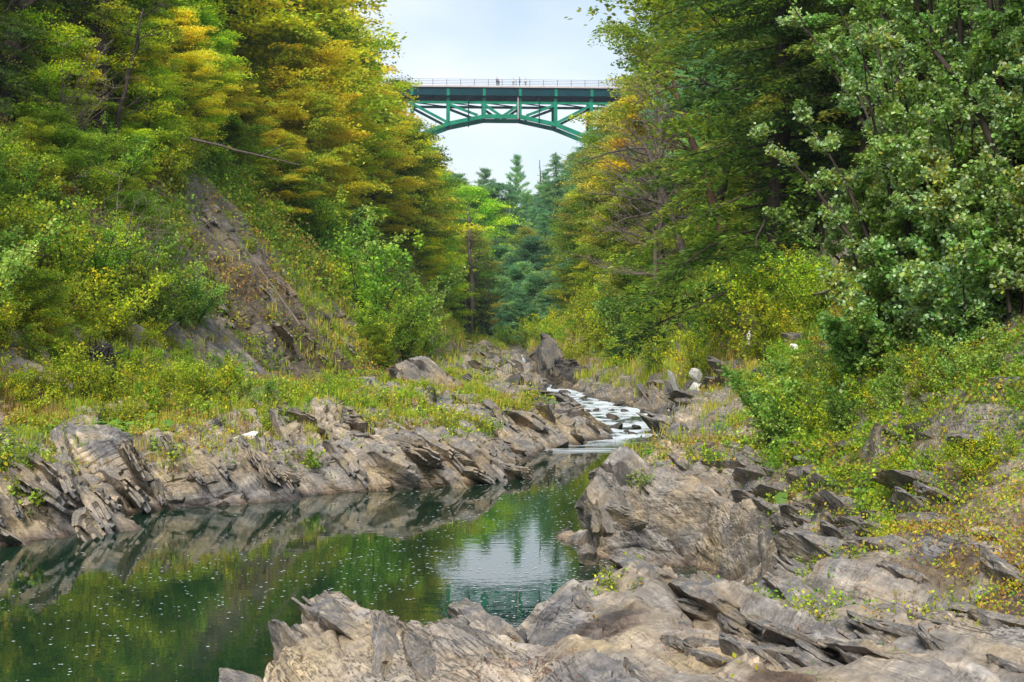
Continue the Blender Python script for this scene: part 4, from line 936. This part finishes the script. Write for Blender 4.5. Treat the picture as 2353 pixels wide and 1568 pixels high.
# ------------------------------------------------------------------ loose rocks and slabs
def rock_mesh(seed, a, b, c, kind, res=(80, 40)):
    """slab: stack of thin plates along the layer normal; boulder: roundish with flat facets. Axes: FD, FS, FN"""
    r = np.random.default_rng(seed); nu, nv = res
    th = np.linspace(0, 2*math.pi, nu, endpoint=False)[None, :]
    f = lambda x, e_: np.sign(x)*np.abs(x)**e_
    if kind == 'slab':
        # profile rows: centre of the bottom face, out, up the broken edge in steps, back to the centre of the top
        zz = np.concatenate([np.full(9, -1.), np.linspace(-1, 1, nv-18), np.full(9, 1.)])[:, None]
        rr = np.concatenate([np.linspace(.02, 1, 9), np.ones(nv-18), np.linspace(1, .02, 9)])[:, None]
        nl = r.integers(3, 6); lay = np.floor((zz+1)*.4999*nl); dirs = np.stack([np.cos(th)*1.6, np.sin(th)*1.6], -1)
        q = np.stack([np.broadcast_to(dirs[..., 0], (nv, nu)), np.broadcast_to(dirs[..., 1], (nv, nu)), np.broadcast_to(lay*5.3+seed, (nv, nu))], -1).reshape(-1, 3)
        out_ = (1+.34*vn(q, 3)+.16*vn(q*[3.1, 3.1, 1], 4)+.07*vn(q*[9, 9, 1], 6)).reshape(nv, nu)*(1-.10*lay/nl*r.uniform(0, 2))
        R_ = rr*out_; x = R_*f(np.cos(th), .8); y = R_*f(np.sin(th), .8); z = zz*np.ones_like(th)*(1-.25*R_*R_*r.uniform(.2, 1))
    else:
        ph = np.linspace(-math.pi/2, math.pi/2, nv)[:, None]; e = .8
        x = f(np.cos(ph), e)*f(np.cos(th), .8); y = f(np.cos(ph), e)*f(np.sin(th), .8); z = f(np.sin(ph), e)*np.ones_like(th)
    p = np.stack([x, y, z], -1).reshape(-1, 3)
    for k in range(5 if kind == 'slab' else 12):
        n = r.normal(0, 1, 3); n[2] *= (.2 if kind == 'slab' else 1); n /= np.linalg.norm(n); h = r.uniform(.66, .95)
        d = p@n-h; p = p-np.clip(d, 0, None)[:, None]*n*.95
    p = p*np.array([a, b, c]); W = p@np.array([FD, FS, FN])
    if kind == 'boulder':
        D_ = rock_disp(W*1.0+seed*5.7)*.28*min(1., max(a, c)*1.3); p2 = W*(1+fbm(W/max(a, b)*1.2+seed, 3, seed)[:, None]*.16)+unit(W)*D_[:, None]*.5
    else:
        p2 = W+np.array(FN)*(fbm(W*1.7+seed, 4, seed)*c*.45+rock_disp(W*2.2+seed)*c*.5)[:, None]
    i = np.arange(nu*nv).reshape(nv, nu); j = np.roll(i, -1, 1)
    Q = np.stack([i[:-1], j[:-1], j[1:], i[1:]], -1).reshape(-1, 4)
    return mesh_np('rock', p2, Q, extra={'moss': (fbm(p2*.9+seed, 3, 5)*.3+.14+.12*(p2[:, 2] > 0)), 'wet': np.zeros(len(p2)), 'soil': np.zeros(len(p2))})
SLAB = [rock_mesh(700+i, .75, 1.25, .10+.035*(i % 3), 'slab') for i in range(7)]
BOUL = [rock_mesh(740+i, 1.0, .75, .55, 'boulder', (56, 36)) for i in range(6)]
for m_ in SLAB+BOUL: m_.materials.append(M_ROCK)
DKB = []; WHB = []
for i in range(5): m_ = BOUL[i].copy(); m_.materials[0] = M_DARKROCK; DKB.append(m_)
for i in range(4): m_ = BOUL[i+1].copy(); m_.materials[0] = M_QUARTZ; WHB.append(m_)
def rock(name, me, p, s, rot=(0, 0, 0), label='', group=None, cat='rock'):
    o = new_obj(name, me); o.location = p; o.scale = s if hasattr(s, '__len__') else (s, s, s); o.rotation_euler = rot
    tag(o, label, cat, group); return o
def surf(i): return Vector(PD[i])
def strew(n, wgt, lib, name, s0, s1, label, group, sink=.3, big=0.):
    for i in sample(wgt, n):
        p = surf(i); s = s0*(s1/s0)**(rng.random()**1.6); p.z -= s*sink*.3
        if lib is SLAB: rt = (rng.normal(0, .12), rng.normal(0, .14), rng.normal(0, .2))
        else: rt = (rng.uniform(0, 6.3), rng.uniform(0, 6.3), rng.uniform(0, 6.3))
        rock(name, lib[rng.integers(len(lib))], p, s, rt, label, group)
shoreL = np.interp(U, [4.25, 4.5, 5, 5.7, 6], [0, .5, 1, 1, .4])*side_l
strew(120, shoreL*(YF > 21)*(YF < 34), SLAB, 'slate_rock', .3, .95, 'tilted grey-brown slate slab on the ledge along the left shore of the pool', 'slate slabs on the left shore of the pool', .9)
strew(50, shoreL*(YF > 34)*(YF < 80), SLAB, 'slate_rock', .35, 1.0, 'tilted slate slab on the rocky left bank beside the rapids', 'slate slabs on the left bank beside the rapids', .9)
strew(110, np.interp(U, [4.6, 5, 5.6, 6], [0, 1, 1, .0])*side_l*(YF > 22)*(YF < 30), BOUL, 'loose_stone', .06, .16, 'small loose flat stone among the rubble on the left shore', 'rubble stones on the left shore')
strew(150, np.interp(U, [4.0, 4.5, 6.2, 6.6], [0, 1, 1, .0])*(U < 7)*(YF > 55)*(YF < 115), BOUL+DKB, 'boulder', .2, .75, 'brown boulder in the stony bed left of the upper rapids', 'boulders left of the upper rapids')
strew(40, (U > 4)*(U < 6)*(YF > 58)*(YF < 110), SLAB, 'bed_rock', .5, 1.4, 'tilted slab in the stony bed left of the upper rapids', 'slabs left of the upper rapids')
strew(46, np.interp(U, [9.0, 9.4, 10.2, 10.6], [.0, .6, 1, 0])*(YF > 19)*(YF < 75), SLAB, 'bank_rock', .25, .65, 'tilted slate slab on the right bank between the big ledge and the rapids', 'slate slabs on the right bank', .9)
strew(230, np.interp(U, [9.2, 9.8, 10.9, 12.2, 12.6], [0, .8, 1, 1.6, .0])*(YF > 7)*(YF < 23), SLAB, 'ledge_rock', .16, .50, 'small tilted slab set in the near right ledge', 'small slabs in the near ledge', 1.0)
strew(70, np.interp(U, [9.0, 9.2, 10, 10.3], [.6, 1, 1, 0])*(YF > 40)*(YF < 110), BOUL+DKB, 'boulder', .12, .42, 'brown boulder on the right edge of the rapids', 'boulders at the right edge of the rapids')
strew(70, np.interp(U, [3.9, 4.3, 5, 5.6], [0, 1, 1, .4])*(YF > 25)*(YF < 62), SLAB, 'slate_rock', .45, 1.25, 'jagged slate rib breaking through the grass of the left bank', 'slate ribs in the grass of the left bank', 1.3)
strew(26, strip*(YF > 42), SLAB, 'slope_rock', .35, .9, 'thin slate plate lying along the bare diagonal slope at left', 'slate plates on the bare slope at left', 1.2)
strew(40, (U > 6.6)*(U < 8.7)*(YF > 41)*(YF < 95)*1., DKB, 'stream_stone', .12, .4, 'dark wet stone standing in the white water of the rapids', 'dark stones in the rapids', -1.5)
for (a_, b_, n_) in ((P(1440,1380,10.3), P(1990,1620,7.4), 11), (P(1480,1350,11), P(1830,1470,8.9), 7), (P(1960,1500,8.2), P(2353,1400,9.), 5), (P(1560,1330,12), P(1700,1310,12.5), 4)):
    for i_ in range(n_):
        q_ = a_.lerp(b_, (i_+rng.uniform(.2, .8))/n_); x_, y_ = q_.x+.06+rng.normal(0, .03), q_.y+.05
        j_ = int(np.argmin((PD[:, 0]-x_)**2+(PD[:, 1]-y_)**2)); sc_r = rng.uniform(.22, .40)
        rock('ledge_rock', SLAB[rng.integers(7)], Vector(PD[j_])+Vector((0, 0, .01)), (sc_r, sc_r*1.2, sc_r*.75), (rng.normal(.1, .08), rng.normal(-.25, .08), rng.normal(0, .25)), 'thin slab lipping the diagonal crack across the near ledge', 'slabs along the diagonal cracks of the near ledge')
# dark stones standing in the white water
ws = [(1408,962,.42), (1412,985,.5), (1440,993,.2), (1385,985,.2), (1330,968,.25), (1350,948,.3), (1480,950,.45), (1500,965,.5), (1460,985,.35), (1520,972,.4), (1490,998,.35), (1530,990,.4), (1455,1002,.3),
      (1390,925,.5), (1420,932,.45), (1450,920,.6), (1370,945,.3), (1300,905,.5), (1285,915,.35), (1420,912,.5), (1340,918,.35), (1480,935,.5), (1250,868,.6), (1235,880,.5), (1300,888,.4), (1262,850,.7), (1225,858,.4),
      (1240,905,.4), (1275,895,.5), (1505,1010,.25), (1380,1002,.3), (1320,990,.22), (1225,1037,.38), (1260,1043,.2), (1510,940,.5), (1535,958,.5), (1436,948,.3), (1404,945,.22)]
for vx, vy, s in ws:
    for Y in _YY:
        if Y > 30 and CAMZ-(vy-784)*K*Y <= wz(Y): break
    p = Vector(((vx-1176.5)*K*Y, Y, float(wz(Y))+.01)); 
    rock('stream_stone', DKB[rng.integers(5)], p, (s*.75, s*.75, s*.42), (0, 0, rng.uniform(0, 6.3)), 'dark wet stone standing in the white water of the rapids', 'dark stones in the rapids')
def at_ground(vx, vy, sink=0.): p = hit(vx, vy); p.z -= sink; return p
rock('quartz_boulder', WHB[0], P(1598, 862, 39.5), (.26, .24, .22), (.3, .2, .5), 'white rounded quartz boulder crowning the pale rock at the right of the rapids')
rock('pale_outcrop', WHB[1], P(1602, 915, 39.8), (.34, .36, .6), (.1, .1, .4), 'grey-white streaked outcrop beneath the round white boulder'); 
rock('quartz_boulder', WHB[2], P(1547, 876, 40), (.17, .22, .42), (0, -.25, 0), 'jagged white quartz patch left of the round white boulder')
rock('quartz_boulder', WHB[3], P(1722, 775, 36), (.10, .1, .2), (0, .3, 1), 'small white quartz knob on the right slope above the pale outcrop')
rock('quartz_boulder', WHB[0], P(1825, 808, 27), (.25, .2, .16), (1, .3, 1), 'white quartz rock at the left foot of the near alders')
rock('quartz_boulder', WHB[1], P(878, 990, 33), (.32, .3, .2), (.4, .2, 2), 'bright white quartz block on the left bank above the ledges')
rock('quartz_boulder', WHB[2], P(785, 945, 37), (.45, .25, .12), (.1, .5, .2), 'long white quartz streak on the left bank below the alder clump')
rock('quartz_boulder', WHB[3], P(560, 1012, 29.5), (.42, .3, .18), (.2, .2, 2.6), 'broad pale block lying under the grass on the left shore')
rock('boulder', BOUL[2], Vector((1.0, 19.1, .08)), (.22, .2, .22), (0, 0, 1), 'small grey boulder in the water at the left foot of the big right-hand rock')
# big upright block of the right bank and the ribbed ledge blocks of the left shore
BIG = [rock_mesh(800+i, 1., .9, .5, 'slab', (200, 130)) for i in range(4)]
for m_ in BIG: m_.materials.append(M_ROCK)
DKP = [BIG[1].copy(), BIG[3].copy()]
M_DROCK = rock_mat('dark_slate', tone=.42)
for m_ in DKP: m_.materials[0] = M_DROCK
rock('rock_pinnacle', DKP[0], P(1266, 855, 74), (.8, .9, 1.9), (0, .1, .3), 'dark upright rock pinnacle right of the upper rapids')
rock('rock_pinnacle', DKP[1], P(1305, 872, 70), (1.0, .9, .9), (0, .2, 1.3), 'lower dark rock at the foot of the upright pinnacle')
rock('rock_outcrop', BIG[0], Vector((1.75, 20.3, .42)), (.95, 1.0, .98), (0, 0, 0), 'large block of upright slate jutting into the pool from the right')
rock('rock_outcrop', BIG[1], Vector((2.6, 20.0, .35)), (.8, .8, .85), (0, .1, .3), 'ribbed slate shoulder right of the large block jutting into the pool')
rock('rock_outcrop', BIG[2], P(400, 1120, 26.8), (.7, .7, .75), (0, .15, .4), 'pale hump of slate leaning over the water on the left shore')
rock('rock_outcrop', BIG[3], P(500, 1125, 27.2), (.85, .6, .62), (0, .1, .2), 'dark-creviced slate rib right of the pale hump on the left shore')
rock('rock_outcrop', BIG[0], P(600, 1125, 27.8), (.85, .8, .6), (0, .1, .6), 'long ribbed slate block between the creviced rib and the low point on the left shore')
rock('rock_outcrop', BIG[1], P(60, 1185, 22.4), (1.1, .8, .7), (0, .1, -.2), 'slate block at the left edge of the photo by the water')
rock('rock_outcrop', BIG[2], P(960, 1080, 30.5), (1.2, .9, .55), (0, .1, .2), 'low slate point running into the pool from the left bank')
rock('rock_outcrop', BIG[3], P(1300, 965, 44), (1.5, 1.3, .75), (0, .2, .3), 'mossy slate ridge tip between the pool and the rapids')
rock('rock_outcrop', BIG[0], P(980, 880, 47), (1.5, 1.2, .75), (0, .2, .1), 'jutting slate crag below the alder clump on the left bank')
rock('rock_outcrop', BIG[1], Vector((4.45, 32.3, .5)), (.6, .8, .8), (0, 0, .2), 'mossy square block where the pool meets the rapids on the right')
rock('slate_rock', SLAB[1], P(640, 985, 30), (.6, .5, .5), (.1, .55, .2), 'thick dark overhanging slab at the grass edge on the left shore')
rock('loose_stone', BOUL[3], Vector((-1.33, 7.1, 1.22)), (.24, .22, .2), (0, 0, .4), 'brown stone at the bottom edge of the photo left of the near ledge')

# ------------------------------------------------------------------ stumps, driftwood, trunks, dead branches
def wood(name, lines, m, label, cat, sides=8, loc=(0, 0, 0)):
    loc = np.array(loc); v, q = tube_arrays([(np.array(a, float)-loc, b) for a, b in lines], sides)
    if name in ('stump', 'driftwood'): v = v+fbm(v*6, 3, 8)[:, None]*.03
    o = new_obj(name, mesh_np(name, v, q, smooth=name not in ('stump',)), m); o.location = loc; tag(o, label, cat); return o
def stump(vx, vy0, vy1, Y, r_, lean, m, label):
    a = P(vx, vy0, Y); b = P(vx+lean, vy1, Y); t = np.linspace(0, 1, 6)[:, None]
    pts = np.array(a)*(1-t)+np.array(b)*t; wood('stump', [(pts, np.array([r_*1.3, r_, r_*.9, r_*.9, r_*.75, r_*.12]))], m, label, 'stump', 9, tuple(a))
M_DSTUMP = simple('charred_stump', (.03, .026, .024), .9, var=.5, scale=9, bump=.8)
stump(245, 1100, 1035, 27.5, .17, 15, M_DSTUMP, 'short dark broken stump on the left shore')
stump(312, 1095, 1005, 28.5, .14, -2, M_LOG, 'pale weathered stump right of the dark broken one on the left shore')
stump(1512, 1085, 1030, 30.5, .12, 28, M_DSTUMP, 'dark pointed driftwood stump at the right edge of the pool')
rl = []
rc_ = np.array(at_ground(228, 900))+[0, -.1, .55]
for i in range(70):
    a_ = rng.normal(0, 1, 3); a_ /= np.linalg.norm(a_); q_ = curve(rng, rc_+a_*[.15, .12, .3], math.atan2(a_[1], a_[0]), math.asin(a_[2]*.9), rng.uniform(.25, .6), 6, lift=-.6, wob=.35); rl.append((q_, np.linspace(.05, .012, 6)))
rl.append((np.array([rc_+[0, 0, -.7], rc_+[.05, .1, 0], rc_+[.1, .3, .5]]), np.array([.3, .36, .15])))
wood('root_mass', rl, M_DSTUMP, 'dark upturned root mass among the bushes low on the left slope', 'root mass', 6)
def seg(vx0, vy0, Y0, vx1, vy1, Y1, n=8, wob=.02):
    a = np.array(P(vx0, vy0, Y0)); b = np.array(P(vx1, vy1, Y1)); t = np.linspace(0, 1, n)[:, None]; L_ = np.linalg.norm(b-a)
    return a*(1-t)+b*t+np.cumsum(rng.normal(0, wob*L_/n, (n, 3)), 0)*1.5
wood('fallen_branch', [(seg(555, 560, 40, 690, 745, 37), np.linspace(.014, .03, 8)), (seg(590, 610, 39.3, 560, 700, 39), np.linspace(.012, .008, 8))], M_TWIG, 'pale fallen branch lying down the bare rock slope at left', 'branch', 5)
wood('fallen_branch', [(seg(440, 318, 44, 690, 385, 42), np.linspace(.05, .02, 8)), (seg(600, 360, 43, 660, 330, 42), np.linspace(.03, .01, 8))], M_LOG, 'dark bare branch reaching out right from the left slope', 'branch', 6)
wood('driftwood', [(seg(1040, 826, 100, 1140, 822, 98), np.full(8, .18))], M_LOG, 'log lying across the stones at the head of the rapids', 'log', 7)
wood('driftwood', [(seg(1010, 848, 60, 1045, 862, 58), np.full(8, .12))], M_LOG, 'short log on the left bank beside the crag', 'log', 7)
wood('driftwood', [(seg(1208, 1036, 38.5, 1255, 1040, 38.2), np.full(8, .05))], M_DSTUMP, 'thin dark stick afloat where the pool begins', 'stick', 6)
def trunk_tree(name, base, top, r0, m, label, nb=10, blen=1.6, side=None, rt=.35):
    a = np.array(base); b = np.array(top); n = 10; t = np.linspace(0, 1, n)[:, None]; L_ = np.linalg.norm(b-a)
    pts = a*(1-t)+b*t; pts[1:-1] += rng.normal(0, .006*L_, (n-2, 3)); pts[0] -= (b-a)/L_*.6
    e = empty(name, tuple(a)); tag(e, label, 'tree')
    br = [(pts-a, np.linspace(r0, r0*rt, n))]
    for i in range(nb):
        s = rng.uniform(.25, .97); c = np.array([np.interp(s, t[:, 0], pts[:, k]) for k in range(3)])-a; az = rng.uniform(0, 6.28)
        p_ = curve(rng, c, az, rng.uniform(-.2, .6), blen*rng.uniform(.5, 1.2), 7, lift=-.2, wob=.12); br.append((p_, np.linspace(.05*r0/.2, .01, 7)))
        for j in (2, 3, 4, 5):
            br.append((curve(rng, p_[j], az+rng.uniform(-1.2, 1.2), rng.normal(.1, .3), blen*.35, 4, wob=.15), np.linspace(.015, .006, 4)))
    v, q = tube_arrays(br, 7); new_obj('trunk', mesh_np('trunk', v, q, smooth=True), m, e); return e
trunk_tree('leaning_tree', P(1665, 560, 54), P(1537, 150, 58), .22, M_RBARK, 'reddish-barked trunk leaning left on the right slope', 16, 2.0)
trunk_tree('leaning_tree', P(1650, 470, 57), P(1720, 150, 58), .2, M_BARK, 'grey trunk crossing behind the leaning reddish one', 8, 1.5)
trunk_tree('dead_tree', P(1575, 600, 60), P(1480, 330, 62), .22, M_LOG, 'dead forked grey tree left of the leaning reddish trunk', 18, 3.2)
trunk_tree('dead_tree', P(1745, 460, 50), P(1735, 250, 51), .22, M_BARK, 'upright brown trunk right of the leaning reddish one', 6, 1.2)
trunk_tree('old_hemlock', at_ground(225, 345), P(240, -60, at_ground(225, 345).y+1), .27, M_BARK, 'straight dark trunk at upper left between yellow sprays', 12, 1.8, rt=.8)
trunk_tree('old_hemlock', at_ground(5, 280), P(60, -60, at_ground(5, 280).y+1), .36, M_BARK, 'thick brown trunk leaning at the upper left edge of the photo', 10, 1.8, rt=.8)
trunk_tree('old_hemlock', at_ground(250, 370), P(330, 20, at_ground(250, 370).y+1), .09, M_BARK, 'slim curving stem just right of the straight dark trunk', 12, 1.4)
trunk_tree('dead_tree', P(1242, 420, 225), P(1240, 368, 225), .13, M_LOG, 'thin bare snag against the sky beneath the arch', 4, .5)
trunk_tree('dead_tree', P(1085, 700, 140), P(1075, 470, 140), .25, M_TWIG, 'pale dead trunk at the far bend of the gorge', 16, 2.2)
for i, vx in enumerate((1050, 1070, 1085, 1102, 1120, 1060)):
    trunk_tree('forest_tree', P(vx, 778, 152+i*2), P(vx+rng.uniform(-4, 4), 650, 152+i*2), .22, M_BARK, ['first','second','third','fourth','fifth','hindmost'][i]+' slim trunk from the left in the dark wood at the far bend', 3, 1.)

# ------------------------------------------------------------------ big-leaved plants
def big_leaf_plant(seed, n, spread, leaf, colr):
    r = np.random.default_rng(seed); pos = np.stack([r.normal(0, spread, n), r.normal(0, spread*.8, n), r.uniform(.05, .35, n)*spread*1.2+.08], 1)
    dl = unit(np.concatenate([pos[:, :2], np.zeros((n, 1))], 1)+r.normal(0, .3, (n, 3))*[1, 1, .3]); nn = unit(np.array([0, -.35, 1.])+r.normal(0, .3, (n, 3)))
    m_ = 12; an = np.linspace(0, 2*math.pi, m_, endpoint=False); s = np.cross(dl, nn); sz = leaf*r.uniform(.5, 1.2, n)
    rad = 1-.45*np.exp(-((an-math.pi)/.35)**2)+.06*np.cos(an*6)
    ring = pos[:, None]+sz[:, None, None]*.5*rad[None, :, None]*(np.cos(an)[None, :, None]*dl[:, None]+np.sin(an)[None, :, None]*s[:, None])-nn[:, None]*(sz*.10)[:, None, None]
    V = np.concatenate([pos[:, None], ring], 1).reshape(-1, 3); b = np.arange(n)[:, None]*(m_+1)
    Q = np.concatenate([b+np.array([[0, 1+k, 1+(k+1) % m_, 1+(k+2) % m_]]) for k in range(0, m_, 2)], 0)
    c = np.array(colr)*r.uniform(.7, 1.3, n)[:, None]
    cm = mesh_np('foliage', V, Q, col=np.repeat(c, m_+1, 0)); cm.materials.append(M_LEAF)
    st = [(np.array([[p[0]*.3, p[1]*.3, -.1], [p[0]*.7, p[1]*.7, p[2]*.6], p]), np.full(3, .006)) for p in pos]
    tv, tq = tube_arrays(st, 4); tm = mesh_np('stems', tv, tq); tm.materials.append(M_LEAF)
    return tm, cm
BLP = [big_leaf_plant(900+i, 26, .3, .22, (.22, .42, .06)) for i in range(3)]
def bigleaf(p, s, label, group=None):
    e = empty('big_leaved_plant', p, rng.uniform(-.5, .5)); e.scale = (s, s, s); a = BLP[rng.integers(3)]
    new_obj('stems', a[0], None, e); new_obj('foliage', a[1], None, e); tag(e, label, 'plant', group)
for vx, vy, s in ((205,960,1.1), (235,950,1.2), (270,975,1.2), (300,990,1.1), (330,1000,1.), (225,985,1.), (350,1010,.8), (190,930,.9), (260,1000,.9), (310,970,1.), (285,1015,.9), (240,920,1.)):
    bigleaf(at_ground(vx, vy, .0), s, 'big round-leaved bright green plant in the patch below the dark root mass', 'round-leaved plants below the root mass')
bigleaf(at_ground(1925, 1165, .03), .62, 'bright green round-leaved plant growing from bare rock at right')
bigleaf(at_ground(1945, 1150, .03), .4, 'smaller round-leaved plant behind the bright one on the bare rock')
bigleaf(at_ground(1690, 1085, .03), .4, 'little round-leaved plant at the top of the ribbed right ledge')
bigleaf(at_ground(1690, 1165, .03), .3, 'tiny round-leaved plant low in the ribbed right ledge')
bigleaf(at_ground(75, 1075, .0), .7, 'round-leaved plant by the rubble at the left edge of the photo')
for i in sample((U > 9.9)*(U < 11.4)*(YF > 8.5)*(YF < 26)*(N1[:, 2] > .4)*(.15+msk), 90):
    p = surf(i); p.z -= .02; put(['smallplant', 'yellowplant'][rng.integers(2)], p, rng.uniform(.10, .26)*(1 if p.y > 12 else .7), label='small leafy plant rooted in a crack of the right ledges')['group'] = 'small plants on the right ledges'
for i in sample((U > 4.3)*(U < 5.5)*(YF > 21)*(YF < 40)*(.1+msk), 90):
    p = surf(i); p.z -= .02; put(['smallplant', 'yellowplant'][rng.integers(2)], p, rng.uniform(.25, .5), label='small leafy plant rooted in a crack of the left ledges')['group'] = 'small plants on the left ledges'

# ------------------------------------------------------------------ foam flecks on the pool
n = 12000; yy = 6+32*rng.random(n)**1.1; xx = rng.uniform(-1, 1, n)*yy*.37
keep = []
SXn, SZn = section(yy); keep = (xx > SXn[:, 6]) & (xx < SXn[:, 9]+.3)
dn = np.where(xx < -2.2, .35, 1.)*fbm(np.stack([xx*.9-yy*.25, yy*.22, yy*0], 1), 3, 400)*1.6+.12+.45*(yy > 14)*(xx > -2)
keep &= (rng.random(n) < np.clip(dn, .05, 1)); xx, yy = xx[keep], yy[keep]; n = len(xx)
sz = rng.uniform(.004, .013, n)*(.6+yy/22); an = np.arange(6)*math.pi/3
V = np.stack([xx[:, None]+sz[:, None]*1.25*np.cos(an), yy[:, None]+sz[:, None]*1.1*np.sin(an), np.full((n, 6), .005)], -1).reshape(-1, 3)
Q = np.concatenate([np.arange(n)[:, None]*6+np.array([[0, 1, 2, 3]]), np.arange(n)[:, None]*6+np.array([[0, 3, 4, 5]])])
M_FOAM = simple('foam', (.55, .60, .58), .6, var=.1)
tag(new_obj('foam_flecks', mesh_np('foam_flecks', V, Q), M_FOAM), 'white foam flecks drifting on the green pool', 'foam', kind='stuff')

# ------------------------------------------------------------------ the air in the gorge
hv, hq = box_arrays((0, 210, 28), (640, 470, 70))
hz = new_obj('haze', mesh_np('haze', hv, hq)); tag(hz, 'thin bluish haze filling the gorge', 'haze', kind='stuff')
mh_ = bpy.data.materials.new('haze'); mh_.use_nodes = True; th_ = mh_.node_tree; th_.nodes.clear()
vo = th_.nodes.new('ShaderNodeVolumePrincipled'); vo.inputs['Color'].default_value = (.66, .84, 1, 1); vo.inputs['Density'].default_value = .00032; vo.inputs['Anisotropy'].default_value = .2
oo = th_.nodes.new('ShaderNodeOutputMaterial'); th_.links.new(vo.outputs[0], oo.inputs['Volume']); hz.data.materials.append(mh_)
